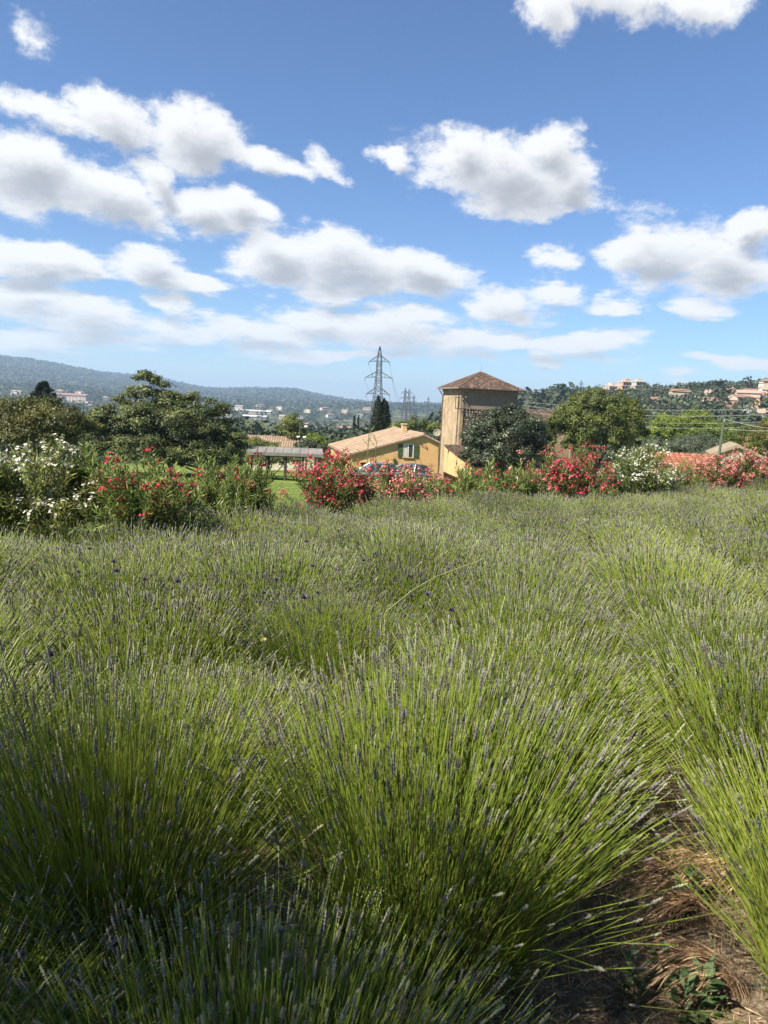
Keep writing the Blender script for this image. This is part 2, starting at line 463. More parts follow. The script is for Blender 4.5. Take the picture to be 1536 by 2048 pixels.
def build_ground():
    rr = np.concatenate([[0.02], np.linspace(0.3, 6, 40), np.geomspace(6.2, 9500, 330)])
    aa = np.unique(np.concatenate([np.linspace(-PI, -0.75, 50), np.linspace(-0.75, 0.75, 560), np.linspace(0.75, PI, 50)]))
    A, RR_ = np.meshgrid(aa[:-1], rr)
    X = np.sin(A) * RR_; Y = np.cos(A) * RR_
    Z = T(X, Y)
    n, k = X.shape
    i = np.arange(n - 1)[:, None] * k; j = np.arange(k)[None, :]; j2 = (j + 1) % k
    Q = np.stack([i + j, i + k + j, i + k + j2, i + j2], -1).reshape(-1, 4)[:, ::-1]
    me = make_mesh('ground', np.stack([X, Y, Z], -1), Q, smooth=True)
    lawn = sm(-1.2, 1.6, Y - ol_y(X))
    far = sm(85, 130, RR_); wood = np.clip(sm(2300, 3200, RR_) + sm(0.03, .12, A) * sm(100, 200, RR_), 0, 1)
    for nm, v in (('lawn', lawn), ('far', far), ('wood', wood)):
        a_ = me.attributes.new(nm, 'FLOAT', 'POINT'); a_.data.foreach_set('value', v.astype(np.float32).ravel())
    o = link('ground', me, ground_material(), kind='structure')
    o['label'] = 'hillside ground falling from lavender field through lawn to wooded valley'
build_ground()

# ------------------------------------------------------------------ trees
M_BARK = pmat('bark', [(.07,.05,.035), (.14,.105,.075)], 9, .9, .5)
def tree(name, label, base, lobes, nclump, nleaf, lsize, mat, rng_seed, cat='tree', group=None, trunk_r=0.16, trunk_h=None,
         flat_=0.7, shell=(.6, 1.0), crf=(.22, .36), up=0.5, limbs=14, aspect=0.6, bark=None, cmin=.0):
    """lobes: list of (x,y,z,rx,ry,rz) relative to base; many small leaf faces in clumps"""
    rng = np.random.default_rng(rng_seed)
    o = thing(name, label, cat, base, 0, group)
    lob = np.array(lobes, float)
    wt = (lob[:, 3] * lob[:, 4] * lob[:, 5]) ** (2 / 3); wt /= wt.sum()
    which = rng.choice(len(lob), nclump, p=wt)
    d = randdir(rng, nclump); d[:, 2] = np.where(d[:, 2] < -0.35, -d[:, 2] * .6, d[:, 2]); d = unit(d)
    rad = rng.uniform(*shell, nclump)[:, None]
    lb = lob[which]
    C = lb[:, :3] + d * lb[:, 3:6] * rad
    cr = np.maximum(rng.uniform(*crf, nclump) * lb[:, 3:6].mean(1), cmin)
    ci = rng.integers(0, nclump, nleaf)
    v = rng.normal(size=(nleaf, 3)) * .62
    v[:, 2] *= flat_
    P = C[ci] + v * cr[ci][:, None]
    out = unit(d[ci] * 0.6 + v + rng.normal(size=(nleaf, 3)) * .7 + np.array([0, 0, up]))
    D = unit(np.cross(out, randdir(rng, nleaf))); S = np.cross(out, D)
    ln = lsize * rng.uniform(.65, 1.35, nleaf)
    V, Q = leaves(P - D * ln[:, None] * .5, D, S, ln, ln * aspect, .08)
    ctint = rng.uniform(0, 1, nclump)
    tint = np.clip(.5 * ctint[ci] + .5 * rng.random(nleaf), 0, 1)
    cr_o = link('crown', make_mesh('crown', V, Q, np.repeat(tint, 4)), mat, o, kind='stuff')
    # wood
    th = trunk_h if trunk_h else max(0.3, lob[:, 2].mean() - lob[:, 5].mean() * .6)
    k = min(limbs, nclump); sel = rng.choice(nclump, k, replace=False)
    c0 = np.array([lob[:, 0].mean() * .3, lob[:, 1].mean() * .3, th])
    tp = np.stack([np.zeros(3), c0 * [.3, .3, .5], c0])[None]
    Vt, Qt = tubes(tp, np.array([[trunk_r * 1.25, trunk_r, trunk_r * .75]]), 8)
    tr = link('trunk', make_mesh('trunk', Vt, Qt, smooth=True), bark or M_BARK, o)
    E = C[sel]; mid = (c0 + E) / 2 + rng.normal(size=(k, 3)) * .12 * np.linalg.norm(E - c0, axis=1, keepdims=True)
    Pl = np.stack([np.repeat(c0[None] - [0, 0, .1], k, 0), mid, E], 1)
    Vl, Ql = tubes(Pl, np.tile(np.array([[.45, .28, .08]]) * trunk_r, (k, 1)), 5)
    link('limbs', make_mesh('limbs', Vl, Ql, smooth=True), bark or M_BARK, o, kind='stuff')
    return o

G_OLIVEGR = leafmat('foliage olive green', [(.026,.038,.011), (.070,.092,.023), (.16,.175,.046)], .30, .5)
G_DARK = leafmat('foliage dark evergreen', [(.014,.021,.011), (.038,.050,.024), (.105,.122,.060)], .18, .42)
G_MID = leafmat('foliage fresh green', [(.040,.058,.012), (.10,.125,.024), (.225,.235,.055)], .34, .5)
G_BRIGHT = leafmat('foliage bright yellow green', [(.065,.105,.013), (.145,.195,.025), (.25,.30,.05)], .40, .5)
G_YELLOW = leafmat('foliage bronze yellow', [(.040,.050,.012), (.10,.105,.022), (.20,.17,.045)], .35, .5)
G_SILVER = leafmat('foliage silver olive', [(.045,.060,.035), (.085,.105,.065), (.16,.185,.125)], .2, .6)
G_CYP = leafmat('foliage cypress', [(.008,.013,.007), (.018,.027,.012), (.042,.055,.022)], .10, .7)
G_FIR = leafmat('foliage conifer', [(.010,.016,.011), (.022,.032,.020), (.04,.055,.03)], .10, .7)

def place(px, Y):
    return on_ground(px, Y)

def zat(px, py, Y): return at(px, py, Y).z

def main_trees():
    # broad layered tree on the left
    b = place(345, 52); zb = b.z
    def lobe(px, py, Y, rx, rz, ry=None):
        p = at(px, py, Y); return (p.x - b.x, Y - b.y, p.z - b.z, rx, ry or rx, rz)
    tree('broad_tree', 'broad layered olive-green tree with a ragged top rising left of the lawn', b,
         [lobe(335,865,52,4.3,2.6,4.0), lobe(300,802,52,2.0,1.5), lobe(250,838,51,2.2,1.5), lobe(205,858,51,1.9,1.5), lobe(405,850,52,2.6,1.9), lobe(358,815,52,2.0,1.4),
          lobe(450,888,52,1.5,1.7), lobe(255,764,52,.75,.35), lobe(322,768,52,.9,.5), lobe(222,769,52,.5,.28), lobe(180,872,51,1.4,1.5), lobe(288,754,52,.9,.4), lobe(380,910,51,3.2,1.2), lobe(290,912,50,3.2,1.3), lobe(440,925,51,2.0,1.0), lobe(230,905,50,2.0,1.2)],
         420, 105000, .15, G_OLIVEGR, 11, trunk_r=.2, trunk_h=1.2, flat_=.45, limbs=44, crf=(.12,.20), up=.9, shell=(.5,1.06), cmin=.34)
    b = place(75, 44)
    tree('round_shrub_tree', 'low spreading yellow-bronze tree behind the white oleander at the left edge', b,
         [lobe(40,846,44,2.0,1.5), lobe(110,843,44,1.7,1.3), lobe(155,868,44,1.2,1.1), lobe(-20,860,44,1.6,1.2), lobe(70,880,44,2.2,1.0)],
         150, 34000, .13, G_YELLOW, 12, trunk_r=.1, trunk_h=.8, flat_=.6, limbs=16)
    b = place(15, 70)
    tree('wood_edge_tree', 'dark green bushy tree showing left of the small conifer', b,
         [lobe(0,822,70,2.0,1.2), lobe(45,828,70,1.7,1.1), lobe(-40,820,70,2.2,1.6), lobe(20,850,70,2.6,1.4)], 60, 9000, .2, G_OLIVEGR, 13, trunk_r=.14, limbs=10)
    # small spiky conifer
    b = place(90, 82); top = zat(90, 766, 82) - b.z
    con = thing('conifer', 'small dark spiky conifer poking up above the yellow-bronze tree', 'conifer', b)
    rng = np.random.default_rng(3)
    B, D = [], []
    for i in range(150):
        h = rng.uniform(.55, 1.0); z = top * h; a_ = rng.uniform(0, 2 * PI); rr_ = 2.7 * (1 - h) / .45 + .15
        n = 40; s = rng.uniform(.1, 1, n)[:, None]
        dd = np.array([math.cos(a_), math.sin(a_), .25])
        B.append(np.array([0, 0, z]) + dd * s * rr_); D.append(dd + rng.normal(size=(n, 3)) * .5 + [0, 0, .25])
    B = np.concatenate(B); D = np.concatenate(D)
    V, Q = leaves(B, D, randdir(rng, len(B)), np.full(len(B), .38), np.full(len(B), .11))
    link('crown', make_mesh('crown', V, Q, np.repeat(rng.random(len(B)), 4)), G_FIR, con, kind='stuff')
    MB().bar((0, 0, 0), (0, 0, top), .16, 7, .03).build('trunk', M_BARK, con)
    # dark dense tree beside the tower
    b = place(1008, 63)
    tree('dense_evergreen_tree', 'dense dark evergreen tree standing in front of the stone tower', b,
         [lobe(1010,892,63,3.5,3.3,3.2), lobe(1020,850,63,2.2,1.6), lobe(960,890,62,1.6,1.5), lobe(1060,885,63,1.5,1.6), lobe(985,920,62,2.6,1.2), lobe(1050,915,63,2.0,1.2)],
         300, 70000, .15, G_DARK, 21, trunk_r=.22, trunk_h=1.4, flat_=.8, crf=(.10,.18), limbs=20, shell=(.74,1.10))
    # round sunlit tree right of it
    b = place(1200, 68)
    tree('round_crowned_tree', 'large round mid-green tree with a domed crown behind the pink oleanders', b,
         [lobe(1195,852,68,3.9,3.0,3.6), lobe(1150,858,67,2.2,2.1), lobe(1245,850,68,2.3,2.0), lobe(1190,815,68,2.2,1.4), lobe(1235,815,68,1.9,1.3), lobe(1262,878,68,1.4,1.4), lobe(1135,885,67,1.4,1.3), lobe(1200,895,67,3.2,1.3)],
         300, 70000, .16, G_MID, 22, trunk_r=.25, trunk_h=1.5, flat_=.8, crf=(.10,.19), limbs=18, shell=(.74,1.10))
    # bright green trees, right
    for (px, Y, lb, sd, lab) in (
        (1340, 105, [(1330,862,2.6,2.2),(1310,880,2.0,1.6),(1355,880,2.4,1.8)], 31, 'bright yellow-green tree just right of the round-crowned tree'),
        (1410, 112, [(1390,852,2.8,2.2),(1420,865,3.0,2.2),(1380,880,2.6,1.8)], 32, 'tallest bright yellow-green tree, below the long terracotta house'),
        (1455, 118, [(1448,872,2.2,1.6),(1435,885,2.4,1.5),(1470,890,1.8,1.3)], 33, 'bright yellow-green tree beside the leaning utility pole')):
        b = place(px, Y)
        tree('leafy_tree', lab, b, [lobe(x, y, Y, rx, rz) for (x, y, rx, rz) in lb], 110, 22000, .24, G_BRIGHT, sd, trunk_r=.16, flat_=.6, group='bright green trees below the hillside')
    for (px, Y, lb, sd, lab) in (
        (1330, 55, [(1320,898,1.3,.7),(1350,900,1.1,.6)], 41, 'low silver-grey olive shrub above the white oleander'),
        (1400, 62, [(1385,890,1.5,1.0),(1415,892,1.4,1.0),(1400,905,1.8,.8)], 42, 'silver-grey olive tree over the terracotta roof'),
        (1495, 60, [(1495,880,1.1,1.2),(1500,900,1.2,1.0)], 43, 'dark bushy tree behind the pink oleander at the right edge'),
        (1535, 52, [(1530,880,1.0,1.4),(1545,860,.8,1.0)], 44, 'russet-green shrub cut by the right edge of the picture')):
        b = place(px, Y)
        tree('olive_tree' if sd < 43 else 'bushy_tree', lab, b, [lobe(x, y, Y, rx, rz) for (x, y, rx, rz) in lb], 60, 9000, .11, G_SILVER if sd < 43 else (G_MID if sd == 43 else G_YELLOW), sd, trunk_r=.1)
    # behind the house
    for (px, Y, lb, sd, lab, mt, ls) in (
        (585, 92, [(585,850,1.5,1.6),(590,872,1.7,1.3),(580,862,1.3,1.3)], 51, 'airy green tree standing left of the lamp post', G_MID, .2),
        (630, 78, [(628,880,.9,.6),(640,888,.8,.5)], 52, 'small yellow-green bush behind the open shed roof', G_BRIGHT, .14),
        (612, 70, [(612,893,1.1,.6),(635,898,.8,.5)], 53, 'low dark green bush at the foot of the lamp post', G_DARK, .13),
        (830, 92, [(805,856,1.6,.9),(835,852,1.9,1.2),(865,858,1.5,1.0)], 54, 'fresh green tree row behind the yellow house chimney', G_MID, .2),
        (520, 78, [(500,890,1.6,.8),(480,895,1.6,.9),(535,893,1.3,.5)], 55, 'pale green bush right of the broad layered tree', G_MID, .16),
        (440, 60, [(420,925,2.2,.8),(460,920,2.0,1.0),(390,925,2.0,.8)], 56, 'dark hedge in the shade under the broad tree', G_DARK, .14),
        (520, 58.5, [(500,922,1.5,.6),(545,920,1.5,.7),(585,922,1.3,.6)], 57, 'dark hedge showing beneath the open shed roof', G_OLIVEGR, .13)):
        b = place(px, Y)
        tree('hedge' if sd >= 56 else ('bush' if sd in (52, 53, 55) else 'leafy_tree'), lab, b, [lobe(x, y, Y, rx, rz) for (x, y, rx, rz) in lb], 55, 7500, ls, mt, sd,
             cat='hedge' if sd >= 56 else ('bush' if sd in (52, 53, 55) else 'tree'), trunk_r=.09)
    # cypresses
    def cypress(name, label, px, ytop, Y, wpx, n, sd, group=None, tips=5, lsz=.2):
        b = place(px, Y); h = zat(px, ytop, Y) - b.z; rad = wpx / F * Y / 2
        o = thing(name, label, 'cypress', b, 0, group); rng = np.random.default_rng(sd)
        a_ = rng.uniform(0, 2 * PI, n); u = rng.random(n)
        lob = rng.integers(0, tips, n); la = 2 * PI * lob / tips; lh = np.linspace(.86, 1.0, tips)[rng.permutation(tips)][lob]
        z = h * u * lh; pr = np.clip((1 - u ** 5) ** .8 * (.75 + .25 * np.sin(u * PI)), .02, 1)
        rr_ = rad * pr * .62 * (1 - .25 * rng.random(n) ** 2)
        P = np.stack([np.cos(la) * rad * .45 * (1 - u * .25) + np.cos(a_) * rr_, np.sin(la) * rad * .45 * (1 - u * .25) + np.sin(a_) * rr_, z], 1)
        D = np.stack([np.cos(a_) * .35, np.sin(a_) * .35, np.ones(n)], 1) + rng.normal(size=(n, 3)) * .25
        V, Q = leaves(P, D, np.stack([-np.sin(a_), np.cos(a_), np.zeros(n)], 1) + rng.normal(size=(n, 3)) * .5, lsz * 1.8 * rng.uniform(.6, 1.3, n), lsz * .55 * np.ones(n), .1)
        link('crown', make_mesh('crown', V, Q, np.repeat(rng.random(n), 4)), G_CYP, o, kind='stuff')
        MB().bar((0, 0, 0), (0, 0, h * .8), rad * .16, 7, .03).build('trunk', M_BARK, o)
        return o
    cypress('cypress_tree', 'big dark cypress with several pointed tips behind the yellow house', 760, 796, 96, 44, 16000, 61, tips=6)
    cypress('cypress_tree', 'small dark cypress left of the yellow house roof', 639, 868, 84, 15, 3500, 62, tips=1, lsz=.16)
    cypress('cypress_tree', 'slim paired cypress on the valley terrace, left one of the pair', 705, 822, 330, 8, 1600, 63, 'paired cypresses on the terrace', 1, .5)
    cypress('cypress_tree', 'slim paired cypress on the valley terrace, right one of the pair', 713, 820, 335, 7, 1600, 64, 'paired cypresses on the terrace', 1, .5)
main_trees()

# ------------------------------------------------------------------ oleanders
M_OLST = pmat('oleander stem', [(.10,.095,.05), (.19,.17,.10)], 8, .8)
M_OLLF = leafmat('oleander leaf', [(.06,.098,.022), (.14,.19,.04), (.24,.29,.072), (.38,.35,.12)], .34, .40, spec=.4, objvar=.2)
M_OLLF2 = leafmat('oleander leaf yellowed', [(.06,.085,.02), (.135,.17,.04), (.24,.255,.07), (.40,.29,.06)], .34, .40, spec=.4)
BLOOM = {'white': leafmat('white oleander petals', [(.48,.46,.32), (.62,.61,.50), (.70,.69,.62)], .30, .6),
         'crimson': leafmat('crimson oleander petals', [(.34,.012,.045), (.56,.035,.10), (.66,.12,.18)], .30, .6),
         'red': leafmat('deep red oleander petals', [(.18,.006,.02), (.34,.012,.038), (.50,.03,.07)], .28, .6),
         'pink': leafmat('salmon pink oleander petals', [(.54,.10,.125), (.70,.20,.225), (.78,.38,.38)], .35, .6),
         'rose': leafmat('rose pink oleander petals', [(.46,.045,.10), (.64,.12,.19), (.74,.28,.31)], .33, .6)}

def oleander(px, Y, wpx, ytop, colour, nclus, label, seed, stems=46, leafm=None, low=0.0, fl=13, faded=0.0):
    rng = np.random.default_rng(seed)
    p = on_ground(px, Y); base = p
    h = zat(px, ytop, Y) - p.z; rad = wpx / F * Y / 2
    o = thing('oleander_bush', label, 'oleander', base, 0, 'oleander hedge along the field edge')
    n = stems
    a_ = rng.uniform(0, 2 * PI, n); q = np.sqrt(rng.random(n))
    tip = np.stack([np.cos(a_) * q * rad, np.sin(a_) * q * rad * .85, h * (1 - .42 * q ** 2.2) * rng.uniform(.80, 1.03, n)], 1)
    b0 = np.stack([np.cos(a_), np.sin(a_), np.zeros(n)], 1) * (rng.random(n) * .22 * min(1, rad))[:, None]
    mid = b0 * .5 + tip * .5; mid[:, :2] *= .75; mid[:, 2] *= 1.05; mid += rng.normal(size=(n, 3)) * .04
    tt = np.linspace(0, 1, 6)[None, :, None]
    Pth = (1 - tt) ** 2 * b0[:, None] + 2 * tt * (1 - tt) * mid[:, None] + tt ** 2 * tip[:, None]
    r0 = rng.uniform(.007, .012, n)[:, None] * np.linspace(1, .35, 6)[None]
    Vs, Qs = tubes(Pth, r0, 5)
    # side twigs
    k = 3; tw = []
    for j in range(k):
        s = rng.uniform(.35, .85, n)[:, None]
        st = (1 - s) ** 2 * b0 + 2 * s * (1 - s) * mid + s ** 2 * tip
        d = unit(tip - mid) + rng.normal(size=(n, 3)) * .55 + [0, 0, .25]; d = unit(d)
        ln = rng.uniform(.28, .55, n)[:, None]
        e = st + d * ln
        tw.append(np.stack([st + (e - st) * f for f in (0, .34, .67, 1)], 1))
    TW = np.concatenate(tw)
    Vt, Qt = tubes(TW, np.tile(np.array([[.0045, .004, .003, .0022]]), (len(TW), 1)), 4)
    link('stems', make_mesh('stems', np.concatenate([Vs, Vt]), [Qs, Qt + len(Vs)], smooth=True), M_OLST, o, kind='stuff')
    # leaves in whorls of three
    BB, DD = [], []
    def whorls(A, B_, lo, hi, m):
        for s in np.linspace(lo, hi, m):
            ss = np.clip(s + rng.normal(size=(len(A), 1)) * .02, 0, 1)
            P = A + (B_ - A) * ss; ax = unit(B_ - A)
            u = unit(np.cross(ax, randdir(rng, len(A)))); w = np.cross(ax, u); ph = rng.uniform(0, 2)
            for kk in range(3):
                c = ph + kk * 2 * PI / 3
                out = u * math.cos(c) + w * math.sin(c)
                BB.append(P); DD.append(ax * rng.uniform(.55, 1.1, (len(A), 1)) + out * rng.uniform(.55, .95, (len(A), 1)) + [0, 0, -.03])
    whorls(mid * .55 + tip * .45, tip, .0, 1, 8)
    whorls(b0 * .35 + mid * .65, mid, .2, 1, 3)
    whorls(TW[:, 0], TW[:, 3], .3, 1, 7)
    BB = np.concatenate(BB); DD = np.concatenate(DD)
    keep = BB[:, 2] > low; BB = BB[keep]; DD = DD[keep]; m = len(BB)
    V, Q = leaves(BB, DD, np.cross(DD, [[0, 0, 1.]]) + rng.normal(size=(m, 3)) * .35, rng.uniform(.10, .165, m), rng.uniform(.018, .027, m), .05)
    link('leaves', make_mesh('leaves', V, Q, np.repeat(np.clip(rng.beta(2, 3, m), 0, 1), 4)), leafm or M_OLLF, o, kind='stuff')
    # blossom heads at shoot tips
    tips = np.concatenate([tip, TW[:, 3]]); wts = np.exp((tips[:, 2] / h) * 2.2 + np.linalg.norm(tips[:, :2], axis=1) / rad * .8); wts /= wts.sum()
    nclus = min(int(nclus * 1.5), len(tips)); ti = rng.choice(len(tips), nclus, replace=False, p=wts)
    per = fl; ci = np.repeat(ti, per); c = tips[ci] + unit(rng.normal(size=(len(ci), 3)) + [0, 0, .6]) * rng.uniform(.02, .115, (len(ci), 1))
    nn = unit(c - tips[ci] + [0, 0, .05]); u = unit(np.cross(nn, randdir(rng, len(ci)))); w = np.cross(nn, u)
    B5, D5, S5 = [], [], []
    for kk in range(5):
        g = kk * 2 * PI / 5; ou = u * math.cos(g) + w * math.sin(g)
        B5.append(c); D5.append(ou + nn * .35); S5.append(np.cross(nn, ou))
    B5 = np.concatenate(B5); D5 = np.concatenate(D5); S5 = np.concatenate(S5); fs = np.tile(rng.uniform(.020, .033, len(ci)), 5)
    V, Q = leaves(B5, D5, S5, fs, fs * .85, .1)
    ft = np.tile(np.clip(.6 * rng.random(nclus)[np.repeat(np.arange(nclus), per)] + .4 * rng.random(len(ci)), 0, 1), 5)
    link('blossoms', make_mesh('blossoms', V, Q, np.repeat(ft, 4)), BLOOM[colour], o, kind='stuff')
    return o

OLE = [ # px, depth, width px, top y, colour, clusters, label, seed, kwargs
 (-55, 9.3, 190, 880, 'white', 24, 'white-flowering oleander cut by the left edge of the picture', 101, {}),
 (75, 9.7, 260, 868, 'white', 46, 'large white-flowering oleander nearest the left edge, with one orange-yellow leaf tuft', 102, dict(leafm=M_OLLF2, stems=52)),
 (165, 10.0, 120, 895, 'white', 16, 'narrow white-flowering oleander touching the dark red one', 103, {}),
 (272, 9.7, 240, 898, 'red', 24, 'green oleander with scattered dark red blooms in front of the broad tree', 104, dict(stems=54)),
 (362, 11.2, 120, 912, 'red', 16, 'deep red oleander between two greener bushes', 105, dict(stems=26)),
 (455, 12.0, 190, 905, 'red', 12, 'mostly green oleander with few red blooms left of the open shed', 106, dict(stems=56)),
 (655, 14.6, 170, 893, 'crimson', 90, 'open crimson-flowering oleander in front of the yellow house eave', 107, dict(stems=34)),
 (690, 15.4, 150, 915, 'crimson', 40, 'low crimson oleander beneath the parked cars', 108, dict(stems=24)),
 (790, 15.4, 170, 925, 'pink', 95, 'salmon-pink oleander in front of the parked cars', 109, dict(stems=32)),
 (850, 16.2, 110, 940, 'pink', 45, 'low salmon-pink oleander below the house window', 110, dict(stems=22)),
 (925, 17.0, 130, 930, 'crimson', 14, 'green oleander with few red blooms below the lean-to wall', 111, dict(stems=36)),
 (1000, 17.8, 150, 920, 'crimson', 16, 'tall green oleander below the dense dark tree', 112, dict(stems=44)),
 (1052, 18.2, 60, 902, 'pink', 9, 'thin oleander shoot with a single pink flower head against the dark tree', 113, dict(stems=9)),
 (1110, 18.6, 110, 912, 'rose', 60, 'rose-pink oleander left of the densest pink one', 114, dict(stems=34)),
 (1165, 18.6, 150, 893, 'crimson', 120, 'tallest crimson-pink oleander, left neighbour of the white one', 115, dict(stems=50)),
 (1280, 19.4, 160, 885, 'white', 105, 'dense white-topped oleander in front of the terracotta roof', 116, dict(stems=80, low=.3)),
 (1372, 20.6, 90, 925, 'pink', 8, 'spiky green oleander below the terracotta roof edge', 117, dict(stems=28)),
 (1440, 21.4, 110, 908, 'pink', 95, 'bright pink oleander left of the last one on the right', 118, dict(stems=36)),
 (1490, 21.6, 110, 895, 'pink', 125, 'large bright pink oleander near the right edge', 119, dict(stems=44)),
 (1560, 22.2, 90, 905, 'pink', 60, 'pink oleander cut by the right edge of the picture', 120, dict(stems=30)),
]
for (px, Y, w, yt, colr, nc, lab, sd, kw) in OLE:
    oleander(px, Y, w, yt, colr, nc, lab, sd, **kw)

# ------------------------------------------------------------------ lavender
M_LAVST = leafmat('lavender stem', [(.20,.145,.07), (.115,.17,.022), (.245,.325,.045), (.40,.455,.085)], .32, .5, spec=.3, objvar=.22, patch=(.5, .45))
M_LAVSP = leafmat('lavender spike', [(.085,.074,.076), (.15,.138,.13), (.215,.215,.15), (.26,.285,.13)], .14, .7, spec=.15, objvar=.5, patch=(.45, 1.0))
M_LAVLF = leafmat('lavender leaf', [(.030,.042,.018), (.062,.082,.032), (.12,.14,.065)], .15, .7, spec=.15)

def lavender_meshes(seed, n, lod, spread=.60, height=.72):
    rng = np.random.default_rng(seed)
    a_ = rng.uniform(0, 2 * PI, n); q = np.sqrt(rng.random(n)) ** 1.0
    th = q ** 1.2 * R(30) * np.where(rng.random(n) < .12, 1.45, rng.uniform(.85, 1.12, n))                       # lean from upright
    ln = (height - .14) * (rng.uniform(.84, 1.08, n) if lod == 0 else rng.uniform(.74, 1.10, n)) * (1 + .10 * q)
    b0 = np.stack([np.cos(a_) * q * .34, np.sin(a_) * q * .34, .14 + .10 * (1 - q) * rng.random(n)], 1)
    dr = np.stack([np.cos(a_) * np.sin(th), np.sin(a_) * np.sin(th), np.cos(th)], 1) + rng.normal(size=(n, 3)) * np.where(rng.random((n, 1)) < .06, .30, .075)
    dr = unit(dr)
    k = {0: 5, 1: 4, 2: 3}[lod]
    tt = np.linspace(0, 1, k)[None, :, None]
    bend = np.stack([np.cos(a_) * .05 * q, np.sin(a_) * .05 * q, -.085 * q ** 2], 1) + rng.normal(size=(n, 3)) * np.where(rng.random((n, 1)) < .25, .07, .024)
    P = b0[:, None] + dr[:, None] * ln[:, None, None] * tt + bend[:, None] * tt ** 2.2
    r0 = {0: .0013, 1: .0017, 2: .0026}[lod]
    V, Q = tubes(P, r0 * rng.uniform(.8, 1.2, n)[:, None] * np.linspace(1.1, .8, k)[None], 3)
    st = make_mesh('stems', V, Q, np.repeat(np.where(rng.random(n) < .05, 0, np.clip(rng.normal(.66, .16, n), .32, 1)), k * 3))
    # flower spikes
    tipd = unit(P[:, -1] - P[:, -2]); m = rng.random(n) < {0: .5, 1: .72, 2: .9}[lod]
    ti = P[:, -1][m]; td = tipd[m]; ns = len(ti)
    sl_ = rng.uniform(.028, .066, ns)
    kk, sd_ = {0: (13, 5), 1: (7, 4), 2: (4, 3)}[lod]
    prof_ = {0: [.3, .95, .32, .34, 1.1, .42, 1.25, .45, 1.25, .42, 1.0, .4, .1], 1: [.3, 1.0, .65, 1.15, .7, .9, .15], 2: [.5, 1.1, 1.0, .2]}[lod]
    t2 = np.linspace(0, 1, kk)
    PS = ti[:, None] + td[:, None] * (sl_[:, None] * t2[None])[:, :, None]
    rs = {0: .0032, 1: .0038, 2: .0050}[lod] * np.where(rng.random(ns) < .4, rng.uniform(.45, .7, ns), rng.uniform(.8, 1.3, ns))[:, None] * np.array(prof_)[None] * rng.uniform(.8, 1.2, (ns, kk))
    V, Q = tubes(PS, rs, sd_)
    if lod < 2: V += rng.normal(size=V.shape) * .0007
    tint = np.clip(rng.normal(.5, .25, ns)[:, None] + np.linspace(-.22, .22, kk)[None] , 0, 1)
    sp = make_mesh('flower_spikes', V, Q, np.repeat(tint.ravel(), sd_))
    # narrow basal leaves
    nl = {0: 2600, 1: 1300, 2: 600}[lod]
    d = randdir(rng, nl); d[:, 2] = np.abs(d[:, 2]); u = rng.random(nl) ** .5
    B = d * u[:, None] * np.array([.34, .34, .34]) ; B[:, 2] += .02
    L_ = rng.uniform(.03, .06, nl) * (1 if lod == 0 else 1.5)
    V, Q = leaves(B, d + [0, 0, .6] + rng.normal(size=(nl, 3)) * .3, randdir(rng, nl), L_, L_ * .14)
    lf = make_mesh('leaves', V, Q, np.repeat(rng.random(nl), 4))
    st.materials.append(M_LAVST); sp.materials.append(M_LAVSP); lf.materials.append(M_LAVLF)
    return st, sp, lf

LAV = {0: [lavender_meshes(200 + i, 2300, 0) for i in range(4)],
       1: [lavender_meshes(220 + i, 1500, 1) for i in range(4)],
       2: [lavender_meshes(240 + i, 1100, 2) for i in range(4)]}
LAV_N = [0]
rl = random.Random(77)
def lavender(x, y, lod, label, group, s=1.0, hs=1.0, lean=None):
    me = LAV[lod][rl.randrange(4)]
    o = thing('lavender_plant', label, 'lavender', group=group)
    ln_ = R(rl.uniform(3, 9)) if lean is None else R(lean)
    q = Matrix.Rotation(ln_, 4, 'Y') @ Matrix.Rotation(R(rl.uniform(-5, 5)), 4, 'X') @ Matrix.Rotation(rl.uniform(0, 2 * PI), 4, 'Z')
    o.matrix_world = Matrix.Translation((x, y, Tz(x, y) - .01)) @ q @ Matrix.Diagonal((s, s, s * hs, 1))
    for nm, m in zip(('stems', 'flower_spikes', 'leaves'), me):
        c = bpy.data.objects.new(nm, m); COL.objects.link(c); c.parent = o; c['kind'] = 'stuff'
    LAV_N[0] += 1
    return o

PHI = R(13); DX, DY = math.sin(PHI), math.cos(PHI); TG = math.tan(PHI)
def rx_(x0, y): return x0 + TG * (y - 1.9)          # a row is the line through (x0, 1.9)
ROWS = [.38, -.64] ; RIGHT = 1.48
NEAR = [(-.92, 1.25, 'lavender plant in the bottom left corner, its stems deep in shade'),
        (-.04, 1.22, 'lavender plant at the bottom edge in the centre, nearest of all'),
        (.14, 2.02, 'big fan-shaped lavender plant front centre with its spikes over the path'),
        (-.84, 2.10, 'big lavender plant front left, tall stems fanned to the right before the dark gap'),
        (-.98, 3.20, 'lavender plant in shade behind the big front left one'),
        (-2.0, 1.60, 'lavender plant at the lower left edge beside the shaded corner one'),
        (-2.0, 2.55, 'lavender plant at the left edge beside the big front left one'),
        (-2.0, 3.45, 'lavender plant at the left edge below the pale grass stalks'),
        (1.44, 1.75, 'lavender plant at the lower right edge beside the dry grass tufts'),
        (1.46, 2.60, 'second lavender plant up the right side of the bare path'),
        (1.46, 3.45, 'third lavender plant up the right side of the bare path'),
        (.34, 3.05, 'lavender plant directly behind the big front centre one'),
        (.40, 3.95, 'lavender plant two behind the big front centre one'),
        (-.80, 4.20, 'lavender plant behind the dark gap in the left centre')]
